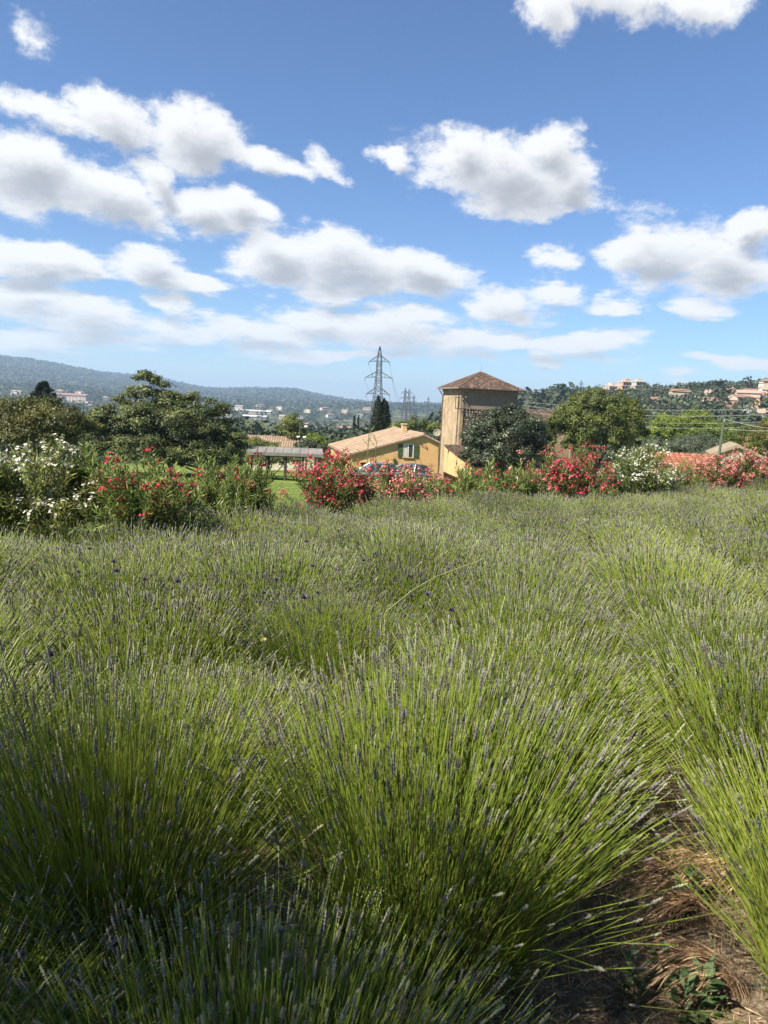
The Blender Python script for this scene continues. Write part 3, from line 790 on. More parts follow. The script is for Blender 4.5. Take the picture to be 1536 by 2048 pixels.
for (x0, y, lab) in NEAR:
    lavender(rx_(x0, y), y, 0, lab, 'lavender plants in the foreground', s=(.88 if y < 1.3 else (.86 if y < 2.2 and x0 > -1.2 else rl.uniform(.88, .98))), hs=(.88 if y < 1.3 else (rl.uniform(1.38, 1.46) if y < 2.3 and x0 < 1 and x0 > -1.2 else (rl.uniform(.76, .84) if 3.1 < y < 3.5 and x0 < 0 else rl.uniform(1.10, 1.2)))), lean=4 if y < 2.3 and abs(x0) < .5 else None)
LAVPTS = []
for row in list(range(-13, 0)) + list(range(0, 18)):
    x0 = (-.64 + (row + 1) * 1.03) if row < 1 else RIGHT + (row - 1) * 1.05
    y = 1.0 + rl.uniform(0, .5)
    while y < 34:
        yy = y + rl.uniform(-.1, .1); x = rx_(x0, yy) + rl.uniform(-.1, .1)
        y += rl.uniform(.66, .84)
        if yy > ol_y(x) - 1.25 or abs(x) > .62 * yy + 1.0: continue
        lim = {-2: 3.9, -1: 4.8, 0: 4.4, 1: 4.1}.get(row, 1.6)
        if yy < lim or rl.random() < .07: continue
        LAVPTS.append((x, yy))
for (x, y) in LAVPTS:
    lod = 0 if y < 3.6 else (1 if y < 7 else 2)
    side = 'left' if x < -.18 * y else ('right' if x > .18 * y else 'centre')
    if y < 7: lab, g = 'lavender plant in the middle rows, %s of the field' % side, 'lavender plants of the middle rows, ' + side
    elif y < 11: lab, g = 'lavender plant in the farther rows, %s of the field' % side, 'lavender plants of the farther rows, ' + side
    else: lab, g = 'small-looking lavender plant in the last rows below the oleanders, %s' % side, 'lavender plants of the last rows, ' + side
    lavender(x, y, lod, lab, g, s=rl.uniform(.84, 1.18), hs=rl.uniform(.84, 1.12) * float(np.interp(y, [3, 9], [1.16, 1.0])))

# ------------------------------------------------------------------ straw, dry grass, weeds on the bare path
M_STRAW = leafmat('dry straw', [(.15,.095,.05), (.30,.205,.11), (.46,.35,.21)], .15, .7, spec=.2)
M_DRYG = leafmat('dry seed heads', [(.30,.17,.085), (.46,.29,.16), (.60,.43,.26)], .25, .6)
M_WEED = leafmat('weed leaf', [(.045,.085,.030), (.085,.14,.05), (.15,.20,.09)], .25, .6)
M_GRASS = leafmat('grass blade', [(.07,.115,.018), (.125,.17,.032), (.24,.23,.08)], .3, .6)
def path_litter():
    rng = np.random.default_rng(8)
    n = 15000
    t = rng.uniform(-1.2, 4.5, n); x = .86 + DX * t + rng.normal(size=n) * .24; y = 1.9 + DY * t
    z = T(x, y) + rng.uniform(.002, .022, n)
    B = np.stack([x, y, z], 1); D = rng.normal(size=(n, 3)) * [1, 1, .22]
    D[: n // 4] = D[: n // 4] * [.5, .5, 0] + [0, 0, .8]
    V, Q = leaves(B, D, randdir(rng, n) * [1, 1, .3], rng.uniform(.02, .085, n), rng.uniform(.0016, .004, n), .05)
    o = link('straw_litter', make_mesh('straw_litter', V, Q, np.repeat(rng.random(n), 4)), M_STRAW, kind='stuff')
    o['label'] = 'dry straw and clippings littering the bare path'; o['category'] = 'straw'
    n = 5200
    t = rng.uniform(-1.2, 3.0, n); x = .86 + DX * t + rng.normal(size=n) * .24; y = 1.9 + DY * t; B = np.stack([x, y, T(x, y)], 1)
    V, Q = leaves(B, rng.normal(size=(n, 3)) * .45 + [0, 0, 1], randdir(rng, n), rng.uniform(.02, .07, n), rng.uniform(.0015, .003, n), .1)
    o = link('short_grass', make_mesh('short_grass', V, Q, np.repeat(rng.random(n), 4)), M_GRASS, kind='stuff')
    o['label'] = 'short sparse grass sprouting on the bare path'; o['category'] = 'grass'
path_litter()

def gpos(px, py, z=0.0):
    """point where the photo's pixel meets the field ground lifted by z"""
    d = ray(px, py); k = .5
    for _ in range(400):
        p = Vector((0, 0, CAMZ)) + d * k
        if p.z < Tz(p.x, p.y) + z: break
        k += .02
    return Vector((p.x, p.y, Tz(p.x, p.y)))

def dry_tuft(px, py, label, seed, n=26, sz=.26, side=-1):
    rng = np.random.default_rng(seed); b = gpos(px, py)
    o = thing('dry_grass_tuft', label, 'dry grass', b, 0, 'dry grass tufts beside the path')
    a_ = rng.uniform(-.7, .7, n) + (PI if side < 0 else 0)
    ln = sz * rng.uniform(.7, 1.15, n); tt = np.linspace(0, 1, 6)[None, :, None]
    out = np.stack([np.cos(a_), np.sin(a_) * .6, np.zeros(n)], 1)
    P = rng.normal(size=(n, 1, 3)) * [.02, .02, 0] + out[:, None] * ln[:, None, None] * tt ** 1.3 + np.array([0, 0, 1.]) * (ln * rng.uniform(.75, 1.0, n))[:, None, None] * (1.7 * tt - 1.35 * tt ** 2)
    V, Q = tubes(P, np.tile(np.linspace(.0014, .0007, 6), (n, 1)), 3)
    link('stalks', make_mesh('stalks', V, Q, np.repeat(rng.random(n), 18)), M_DRYG, o, kind='stuff')
    m = n * 24; i = rng.integers(0, n, m); s = rng.uniform(.45, 1, m)[:, None]
    j = np.minimum((s * 5).astype(int)[:, 0], 4); f = s * 5 - j[:, None]
    B = P[i, j] * (1 - f) + P[i, j + 1] * f; D = unit(P[i, j + 1] - P[i, j]) + rng.normal(size=(m, 3)) * .16 + [0, 0, -.15]
    V, Q = leaves(B, D, randdir(rng, m), rng.uniform(.035, .075, m), rng.uniform(.002, .0036, m))
    link('seed_heads', make_mesh('seed_heads', V, Q, np.repeat(rng.random(m), 4)), M_DRYG, o, kind='stuff')
dry_tuft(1425, 1850, 'middle tuft of arching brown dry grass on the right side of the path', 301)
dry_tuft(1465, 1780, 'uppermost arching dry grass tuft against the right lavender', 302, 22, .24)
dry_tuft(1470, 2000, 'lowest and palest dry grass tuft at the right of the path', 303, 34, .28)
dry_tuft(1365, 1760, 'thin wisp of dry grass reaching left across the shaded path', 304, 8, .22)
dry_tuft(1530, 1790, 'dry grass tuft hanging out of the lavender at the right edge', 305, 20, .24)

def weed(px, py, label, seed, n=26, sz=.05):
    rng = np.random.default_rng(seed); b = gpos(px, py)
    o = thing('green_weed', label, 'weed', b, 0, 'green weeds on the path')
    a_ = rng.uniform(0, 2 * PI, n); h = rng.uniform(.01, .13, n)
    B = np.stack([np.cos(a_) * .012, np.sin(a_) * .012, h], 1); D = np.stack([np.cos(a_), np.sin(a_), rng.uniform(.2, 1.1, n)], 1)
    V, Q = leaves(B, D, np.cross(D, [[0, 0, 1.]]), sz * rng.uniform(.6, 1.3, n), sz * .42 * np.ones(n), -.1)
    link('leaves', make_mesh('leaves', V, Q, np.repeat(rng.random(n), 4)), M_WEED, o, kind='stuff')
    MB().bar((0, 0, 0), (.005, 0, .14), .002, 5, .001).build('stem', M_WEED, o)
for i, (px, py, lab) in enumerate([(1345, 1835, 'pale green weed in the shaded upper part of the path'), (1375, 1815, 'small weed next to the pale one in the shaded path'),
        (1320, 1990, 'greyish green weed in the middle of the bare path'), (1395, 2035, 'leafy green weed at the bottom of the path'),
        (1265, 2010, 'small weed at the left side of the path bottom'), (1360, 2047, 'weed with yellowed leaves at the bottom edge')]):
    weed(px, py, lab, 320 + i, 24 + 4 * (i % 3), .05 if i != 3 else .07)

# ------------------------------------------------------------------ wild flowers among the lavender
M_WST = leafmat('wild stem', [(.035,.055,.02), (.07,.10,.035), (.13,.17,.06)], .15, .6)
M_SCAB = leafmat('scabious head', [(.065,.055,.085), (.13,.115,.165), (.32,.28,.36)], .15, .7)
M_YELF = leafmat('yellow flower head', [(.55,.50,.14), (.70,.66,.30), (.75,.72,.5)], .3, .6)
def wildflower(px, py, Y, label, seed, r=.016, headmat=None, leafy=3):
    rng = np.random.default_rng(seed); tp = at(px, py, Y); g = Tz(tp.x, Y); h = tp.z - g
    o = thing('wild_flower', label, 'wild flower', (tp.x, Y, g), 0, 'wild flowers growing through the lavender')
    lx = rng.uniform(-.06, .06)
    P = np.array([[[lx, 0, 0], [lx * .8, .01, h * .5], [lx * .3, 0, h * .8], [0, 0, h]]])
    V, Q = tubes(P, np.array([[.0022, .0019, .0016, .0013]]), 5)
    link('stem', make_mesh('stem', V, Q, np.full(len(V), .5), smooth=True), M_WST, o)
    n = 110; d = randdir(rng, n); d[:, 2] = np.abs(d[:, 2]) * .9 - .15
    V, Q = leaves(np.tile([[0, 0, h]], (n, 1)), d, randdir(rng, n), r * rng.uniform(.8, 1.25, n), r * .42 * np.ones(n), .12)
    link('flower_head', make_mesh('flower_head', V, Q, np.repeat(np.clip(rng.normal(.35, .25, n), 0, 1), 4)), headmat or M_SCAB, o)
    n = leafy * 5; z = rng.uniform(.55, .92, n) * h; a_ = rng.uniform(0, 2 * PI, n)
    D = np.stack([np.cos(a_), np.sin(a_), np.full(n, .5)], 1)
    V, Q = leaves(np.stack([np.full(n, lx * .6), np.zeros(n), z], 1), D, np.cross(D, [[0, 0, 1.]]), rng.uniform(.05, .13, n), rng.uniform(.007, .013, n), .08)
    link('leaves', make_mesh('leaves', V, Q, np.repeat(rng.random(n), 4)), M_WST, o, kind='stuff')
WF = [(180,1098,4.6,'small mauve scabious head furthest left, over the shaded lavender'),(228,1124,4.4,'round dark scabious head just right of the furthest left one'),
      (234,1143,4.3,'dark scabious head touching the one above it on the left'),(158,1144,4.4,'dark scabious head low at the left beside a dry stem'),
      (290,1160,4.2,'half-hidden scabious head right of the left cluster'),(355,1163,4.2,'dusky scabious head above the dark gap'),
      (528,1186,4.0,'small mauve scabious head between the dark gap and the centre'),(553,1160,4.3,'scabious head left of the mauve centre group'),
      (610,1196,3.9,'mauve scabious head lowest of the centre group'),(637,1186,4.0,'dusky scabious head of the centre group with leafy stem'),
      (614,1084,5.6,'small lilac scabious far up the field, left of centre'),(626,1132,4.9,'pale lilac scabious head above the centre group'),
      (674,1141,4.8,'pale scabious head on a branching stem near the centre'),(823,1192,3.9,'dark scabious head right of the field centre'),
      (856,1190,3.9,'second dark scabious head right of the field centre'),(898,1138,4.6,'pale lilac scabious on a long leaning stem'),
      (903,1221,3.8,'whitish scabious head below the leaning one'),(101,1308,2.7,'lilac flower low at the left edge of the front lavender'),
      (727,1121,5.0,'pale scabious head left of the leaning one'),(820,1153,4.6,'closed scabious bud between the two dark heads and the leaning one')]
for i, (px, py, Y, lab) in enumerate(WF):
    wildflower(px, py, Y, lab, 400 + i, r=.015 + .003 * (i % 3), leafy=2 + i % 4)
wildflower(528, 1281, 2.9, 'small pale yellow flower head in front of the dark gap', 450, .013, M_YELF, 1)
# dry upright stalk
p = at(1222, 1035, 7.0); g_ = Tz(p.x, 7.0); ds = thing('dry_stalk', 'thin dark dry stalk rising above the lavender in the right centre', 'dry stalk', (p.x, 7, g_))
MB().path([(.02, 0, 0), (-.03, 0, (p.z - g_) * .6), (0, 0, p.z - g_)], .004).build('stalk', M_OLST, ds)
MB().path([(-.03, 0, (p.z - g_) * .6), (.06, .02, (p.z - g_) * .72)], .002).path([(-.02, 0, (p.z - g_) * .75), (-.06, .02, (p.z - g_) * .84)], .002).build('twig', M_OLST, ds)
# long pale arching grass stalks at the left
def arching(px0, py0, Y0, px1, py1, Y1, label, r=.0022):
    a = at(px0, py0, Y0); b = at(px1, py1, Y1); g = Tz(a.x, a.y)
    o = thing('grass_stalk', label, 'grass stalk', (a.x, a.y, g), 0, 'pale grass stalks leaning over the lavender')
    m = (a + b) / 2 + Vector((0, 0, .05)); v = Vector((a.x, a.y, g))
    MB().path([Vector((0, 0, 0)), a - v, (a + m) / 2 - v + Vector((0, 0, .02)), m - v, b - v], r, 5).build('stalk', M_STRAWP, o)
    MB().bar(b - v, b - v + (b - m).normalized() * .05, .005, 5, .001).build('seed_head', M_STRAWP, o)
M_STRAWP = pmat('pale grass stalk', [(.22,.25,.09), (.36,.36,.16)], 20, .7)
arching(10, 1320, 2.6, 118, 1238, 2.9, 'pale grass stalk crossing the front left lavender, upper one')
arching(0, 1385, 2.3, 100, 1318, 2.6, 'pale grass stalk crossing the front left lavender, lower one')
arching(770, 1225, 4.0, 960, 1120, 4.6, 'pale leaning stalk in the middle of the field')
# tall saplings in front of the house
def sapling(px, ytop, Y, label, seed):
    rng = np.random.default_rng(seed); tp = at(px, ytop, Y); g = Tz(tp.x, Y); h = tp.z - g
    o = thing('sapling', label, 'sapling', (tp.x, Y, g), 0, 'thin saplings in front of the house')
    m_ = MB().path([(0, 0, 0), (.03, 0, h * .5), (-.02, 0, h * .8), (0, 0, h)], .008)
    B, D = [], []
    for z in np.linspace(.5, 1, 12):
        a_ = rng.uniform(0, 2 * PI); d = Vector((math.cos(a_), math.sin(a_), .9)); s = Vector((0, 0, h * z)); e = s + d * rng.uniform(.1, .28)
        m_.bar(s, e, .003)
        for q in np.linspace(.3, 1, 7): B.append(s + (e - s) * q); D.append(d + Vector(rng.normal(size=3)) * .8)
    m_.build('stem', M_OLST, o)
    B = np.array(B); D = np.array(D)
    V, Q = leaves(B, D, randdir(rng, len(B)), rng.uniform(.03, .055, len(B)), np.full(len(B), .024))
    link('leaves', make_mesh('leaves', V, Q, np.repeat(rng.random(len(B)), 4)), G_BRIGHT, o, kind='stuff')
sapling(738, 865, 16.4, 'tall thin sapling left of the house window', 501)
sapling(754, 880, 16.8, 'shorter thin sapling just right of the tall one', 502)
# lawn tufts
def lawn_grass():
    rng = np.random.default_rng(66); n = 36000
    y = rng.uniform(13, 46, n); x = rng.uniform(-.5, .25, n) * y
    k = (y > ol_y(x) + .3); x = x[k]; y = y[k]; n = len(x)
    B = np.stack([x, y, T(x, y)], 1)
    V, Q = leaves(B, rng.normal(size=(n, 3)) * .5 + [0, 0, 1], randdir(rng, n), rng.uniform(.06, .16, n), rng.uniform(.01, .022, n), .1)
    o = link('lawn_grass', make_mesh('lawn_grass', V, Q, np.repeat(rng.random(n), 4)), M_GRASS, kind='stuff')
    o['label'] = 'rough green lawn grass behind the oleander hedge'; o['category'] = 'grass'
    n = 9000; x = rng.uniform(-8, 14, n); y = ol_y(x) + rng.normal(size=n) * .6
    B = np.stack([x, y, T(x, y)], 1)
    V, Q = leaves(B, rng.normal(size=(n, 3)) * .5 + [0, 0, 1], randdir(rng, n), rng.uniform(.1, .45, n), rng.uniform(.006, .012, n), .1)
    o = link('hedge_foot_grass', make_mesh('hedge_foot_grass', V, Q, np.repeat(rng.random(n), 4)), M_GRASS, kind='stuff')
    o['label'] = 'tall thin grass at the foot of the oleander hedge'; o['category'] = 'grass'
lawn_grass()

# ------------------------------------------------------------------ the tree beside the camera that shades the nearest plants
def shade_tree():
    bx, by = -3.85, -.92
    b = Vector((bx, by, Tz(bx, by)))
    tree('olive_tree', 'olive tree standing beside the photographer, its shade falling on the nearest lavender', b,
         [(.2, .1, 4.1, 1.3, 1.2, .8), (.9, .3, 4.0, .9, .9, .6), (-.6, -.4, 4.3, 1.1, 1.1, .8), (.2, -.6, 3.7, 1.0, .9, .6)], 70, 9000, .10, G_SILVER, 88, trunk_r=.13, trunk_h=2.6, limbs=16, aspect=.35, crf=(.2, .34))
shade_tree()

# ------------------------------------------------------------------ building materials
M_OCHRE = pmat('ochre render', [(.56,.325,.135), (.64,.40,.18)], 1.4, .9, .15, 30, grime=((.34,.24,.11), .8, .5))
M_OCHRE2 = pmat('pale ochre render', [(.52,.335,.165), (.59,.395,.205)], 1.2, .9, .12, 30)
M_TOWERP = pmat('weathered tower plaster', [(.22,.162,.098), (.33,.25,.158), (.43,.34,.225)], 1.1, .95, .35, 14, detail=9, streak=(1, 1, .75), grime=((.20,.155,.10), 1.6, .55))
M_TOWERG = pmat('grey stained plaster', [(.19,.155,.108), (.28,.23,.165)], 1.3, .95, .35, 12, detail=9)
M_STONE = leafmat('rubble stone', [(.12,.098,.073), (.21,.172,.127), (.33,.28,.21)], 0.0, .95, spec=.1)
M_MORTAR = pmat('lime mortar', [(.085,.070,.052), (.13,.11,.08)], 5, .95, .3)
M_TILEB = leafmat('brown canal tile', [(.045,.031,.025), (.082,.056,.044), (.155,.11,.087)], 0.0, .9, spec=.1)
M_TILEP = leafmat('pale pink canal tile', [(.205,.142,.094), (.29,.208,.142), (.37,.285,.20)], 0.0, .9, spec=.1)
M_TILEO = leafmat('orange canal tile', [(.20,.075,.046), (.27,.11,.068), (.34,.165,.105)], 0.0, .9, spec=.1)
M_ZINC = pmat('zinc gutter', [(.22,.20,.17), (.32,.29,.25)], 8, .55, metal=.3)
M_COPPER = pmat('brown downpipe', [(.075,.058,.045), (.12,.09,.07)], 8, .6)
M_SHUT = pmat('green shutter paint', [(.050,.075,.028), (.075,.10,.042)], 6, .6, .1)
M_GLASS = pmat('dark window glass', [(.020,.024,.028), (.05,.055,.06)], 2, .12, spec=.6)
M_WHITEP = pmat('white paint', [(.66,.65,.62), (.76,.75,.72)], 4, .7)
M_CREAM = pmat('cream render', [(.48,.43,.33), (.57,.51,.41)], 1, .9)
M_IRON = pmat('dark iron', [(.02,.02,.02), (.045,.04,.038)], 10, .6)
M_STEEL = pmat('grey galvanised steel', [(.05,.052,.054), (.08,.083,.086)], 2, .55)
M_WIRE = pmat('cable', [(.035,.035,.036), (.06,.06,.06)], 3, .6)
M_WIREP = pmat('pale cable', [(.30,.30,.29), (.38,.38,.37)], 3, .5)
M_SHEET = pmat('weathered roof sheet', [(.125,.116,.104), (.17,.16,.145), (.215,.20,.18)], 1.5, .85, streak=(1, .2, 1))
M_TIMBER = pmat('dark timber', [(.045,.035,.028), (.09,.07,.055)], 6, .9, streak=(1, 1, .1))
M_GREYB = pmat('grey concrete block', [(.30,.29,.27), (.40,.39,.37)], 1.5, .95, .2)
M_DARK = pmat('dark opening', [(.012,.011,.010), (.02,.018,.016)], 2, .9)
M_SALMON = pmat('salmon render', [(.40,.215,.145), (.46,.27,.19)], .5, .9)
M_PINKR = pmat('pale pink render', [(.40,.31,.25), (.47,.37,.31)], .5, .9)
M_WHITER = pmat('white render', [(.46,.445,.42), (.54,.525,.50)], .5, .9)
M_BEIGER = pmat('beige render', [(.34,.285,.215), (.41,.35,.27)], .5, .9)
M_YELR = pmat('yellow render', [(.45,.29,.12), (.52,.35,.16)], .5, .9)
M_ROOFT = pmat('far tile roof', [(.19,.105,.07), (.27,.155,.11)], .8, .9)
M_ROOFP = pmat('far pale tile roof', [(.28,.195,.148), (.35,.26,.20)], .8, .9)
M_ROOFG = pmat('far grey roof', [(.34,.34,.34), (.46,.46,.45)], .6, .7)
M_ROOFW = pmat('white warehouse roof', [(.34,.34,.335), (.42,.42,.41)], .4, .6)
M_BLUER = pmat('blue grey sheet roof', [(.30,.335,.37), (.40,.43,.46)], .5, .5)

def tile_field(o, u, w, nrm, width, length, rng, span=None, pitch=.24, course=.36, rise=.055, trim=None):
    """half-round tile runs on a plane: origin o, u along the eave, w up the slope. trim(s)->(t0,t1)"""
    o, u, w, nrm = (np.array(v, float) for v in (o, u, w, nrm))
    Vs, Qs, Ts = [], [], []; nb = 0
    nc = max(1, int(width / pitch)); pit = width / nc
    ang = np.linspace(PI, 0, 5)
    for c in range(nc):
        s = (c + .5) * pit; t0, t1 = trim(s) if trim else (0, length)
        t = t0 + rng.uniform(-.02, .02)
        while t < t1 - .04:
            e = min(t + course, t1)
            for (tt, up) in ((t, .018), (e, .0)):
                ring = o + u * (s + np.cos(ang)[:, None] * pit * .5) + w * tt + nrm * (np.sin(ang)[:, None] * rise + up)
                Vs.append(ring)
            for i in range(4): Qs.append((nb + i, nb + i + 1, nb + 5 + i + 1, nb + 5 + i))
            Qs.append((nb, nb + 1, nb + 3, nb + 4))
            Ts += [rng.beta(2, 2)] * 10; nb += 10
            t = e
    return np.concatenate(Vs), np.array(Qs), np.array(Ts)

def tiles_obj(fields, mat, parent, name='roof_tiles'):
    Vs, Qs, Ts, b = [], [], [], 0
    for V, Q, t in fields:
        Vs.append(V); Qs.append(Q + b); Ts.append(t); b += len(V)
    return link(name, make_mesh(name, np.concatenate(Vs), np.concatenate(Qs), np.concatenate(Ts)), mat, parent, kind='stuff')

# ------------------------------------------------------------------ stone tower
def tower():
    rng = np.random.default_rng(17)
    c = at(922, 800, 72); gz = -6.9
    zt = at(924, 776, 72).z - gz                     # eave height
    o = thing('stone_tower', 'square stone and plaster tower with a hipped brown tile roof and finial', 'tower', (c.x, 72, gz), R(13))
    w = 5.9
    def batter(z): return .0
    # core: plastered left face, grey upper band and rubble on the right face
    MB().box(.05, w, .05, w, 0, zt - .02).build('core_wall', M_MORTAR, o)
    MB().box(-.02, .06, -.02, w + .02, 0, zt - .35).build('plaster_face', M_TOWERP, o)
    MB().box(-.05, .30, -.05, .045, 0, zt - .35).build('corner_quoin', M_TOWERP, o)
    MB().box(.302, w + .02, -.012, .048, zt - 2.0, zt - .35).build('plaster_band', M_TOWERG, o)
    MB().box(-.10, w + .06, -.10, .10, zt - .35, zt).box(-.10, .10, .102, w + .06, zt - .35, zt).box(-.16, .10, -.16, w + .1, zt - .12, zt - .004).build('cornice', M_TOWERP, o)
    # rubble stones of the right face
    Vs, Qs, Ts = [], [], []; nb = 0; z = 0
    while z < zt - 2.02:
        hh = rng.uniform(.15, .27); x = .31
        while x < w - .02:
            ww = min(rng.uniform(.18, .46), w - x)
            g = .018; j = lambda: rng.uniform(-.03, .03)
            d = rng.uniform(.02, .055)
            q = [(x + g + abs(j()), z + g + abs(j()) * .6), (x + ww - g - abs(j()), z + g + abs(j()) * .6), (x + ww - g - abs(j()), z + hh - g - abs(j()) * .6), (x + g + abs(j()), z + hh - g - abs(j()) * .6)]
            q = [(a, min(b, zt - 2.02)) for a, b in q]
            Vs += [(a, .05, b) for a, b in q] + [(a * .9 + (x + ww / 2) * .1, .05 - d, b * .85 + (z + hh / 2) * .15) for a, b in q]
            Qs += [(nb+4, nb+5, nb+6, nb+7)] + [(nb+i, nb+(i+1) % 4, nb+4+(i+1) % 4, nb+4+i) for i in range(4)]
            Ts += [rng.random()] * 8; nb += 8; x += ww
        z += hh
    link('rubble_stones', make_mesh('rubble_stones', Vs, np.array(Qs), Ts), M_STONE, o, kind='stuff')
    # hipped roof
    ov = .48; a0, a1 = -ov, w + ov; ap = np.array([w / 2, w / 2, zt + 1.75]); cor = [np.array([a0, a0, zt]), np.array([a1, a0, zt]), np.array([a1, a1, zt]), np.array([a0, a1, zt])]
    rf = MB().add([tuple(v) for v in cor] + [tuple(v - [0, 0, .08]) for v in cor] + [tuple(ap)], [(0,1,8),(1,2,8),(2,3,8),(3,0,8),(4,7,6,5),(0,4,5,1),(1,5,6,2),(2,6,7,3),(3,7,4,0)]).build('roof', M_COPPER, o)
    fl = []
    for i in range(4):
        A, B = cor[i], cor[(i + 1) % 4]; u = (B - A) / np.linalg.norm(B - A); W_ = np.linalg.norm(B - A)
        m = (A + B) / 2; s = ap - m; Ls = np.linalg.norm(s); s = s / Ls; nn = np.cross(u, s)
        fl.append(tile_field(A + nn * .01, u, s, nn, W_, Ls, rng, pitch=.25, trim=lambda q, W_=W_, Ls=Ls: (-.06, Ls * (1 - abs(q - W_ / 2) / (W_ / 2)))))
    tiles_obj(fl, M_TILEB, rf)
    hips = MB()
    for v in cor:
        n = 15
        for k in range(n):
            p0 = v + (ap - v) * (k / n); p1 = v + (ap - v) * ((k + 1.05) / n)
            hips.bar(p0 + [0, 0, .045], p1 + [0, 0, .03], .095, 6, .075)
    hips.build('hip_tiles', M_TILEB2, rf, kind='stuff')
    f = MB().bar(ap, ap + [0, 0, .12], .13, 8, .05).bar(ap + [0, 0, .1], ap + [0, 0, .75], .03, 6, .008)
    f.build('finial', M_ZINC, o)
    # gutters and downpipes
    MB().bar((a0 - .05, a0 - .12, zt - .03), (a0 - .05, a1 + .1, zt - .03), .07, 6).build('gutter', M_ZINC, o)
    MB().bar((a0, a0 - .05, zt - .03), (a1 + .25, a0 - .05, zt - .03), .05, 6).build('gutter', M_COPPER, o)
    MB().path([(-.5, w - .1, zt - .08), (-.42, w - .1, zt - .3), (-.10, w - .1, zt - .7), (-.10, w - .1, 0)], .05).build('downpipe', M_COPPER, o)
    MB().path([(-.5, .55, zt - .08), (-.40, .5, zt - .3), (-.12, .45, zt - .6), (-.12, .45, 0)], .045).build('downpipe', M_COPPER, o)
    # electric bracket on the corner
    zb = at(924, 795, 71.5).z - gz; zl = at(924, 817, 71.5).z - gz
    MB().bar((-.12, .35, zl), (-.12, .35, zb + .25), .035).bar((-.5, .1, zl), (-.5, .1, zb + .2), .035).bar((-.5, .1, zl), (.35, -.55, zl), .035).bar((-.5, .1, zb), (.35, -.55, zb), .035).bar((.30, -.5, zl), (.30, -.5, zb), .03).bar((-.12,.35,zl),(-.12,-.05,zl),.03).build('wire_bracket', M_IRON, o)
    for (x, y) in ((-.5, .1), (-.1, -.2), (.32, -.52)):
        MB().bar((x, y, zb), (x, y, zb + .16), .05, 7, .03).build('insulator', M_ZINC, o)
    return o, o.location + Vector((-.5, -.2, zb + .1))
M_TILEB2 = pmat('hip tile', [(.09,.06,.046), (.16,.11,.085)], 3, .9)
TOWER, BRACKET = tower()

# ------------------------------------------------------------------ lean-to in front of the tower
def lean_to():
    rng = np.random.default_rng(18)
    A = at(890, 889, 72); gz = Tz(A.x, 68) - .3
    o = thing('lean_to_house', 'small sunlit ochre lean-to wall with dark sloping tiles at the foot of the tower', 'outbuilding', (A.x, 72, gz), R(13))
    h1 = A.z - gz; h0 = at(945, 930, 64).z - gz; ln = 8.2; wd = 6.5      # local: y runs towards the tower, roof falls to -y
    MB().prismx([(-ln, 0), (-.02, 0), (-.02, h1 - .12), (-ln, h0 - .12)], 0, wd).build('wall', M_OCHRE2, o)
    sl = np.array([0, ln + .35, (h1 - h0) * (ln + .35) / ln]); Ls = np.linalg.norm(sl); s = sl / Ls
    rf = MB().prismx([(-ln - .35, h0 - .16), (-.03, h1 - .118), (-.03, h1 - .04), (-ln - .35, h0 - .08)], -.12, wd).build('roof', M_COPPER, o)
    u = np.array([1., 0, 0]); nn = np.cross(u, s)
    tiles_obj([tile_field(np.array([-.12, -ln - .35, h0 - .075]), u, s, nn, wd + .12, Ls - .03, rng)], M_TILEB, rf)
    MB().box(-.025, .02, -ln + .4, -ln + 2.6, .2, h0 - .9).build('opening', M_DARK, o)
    MB().box(-.04, .0, -ln + .3, -ln + 2.7, h0 - .9, h0 - .75).build('lintel', M_OCHRE, o)
lean_to()

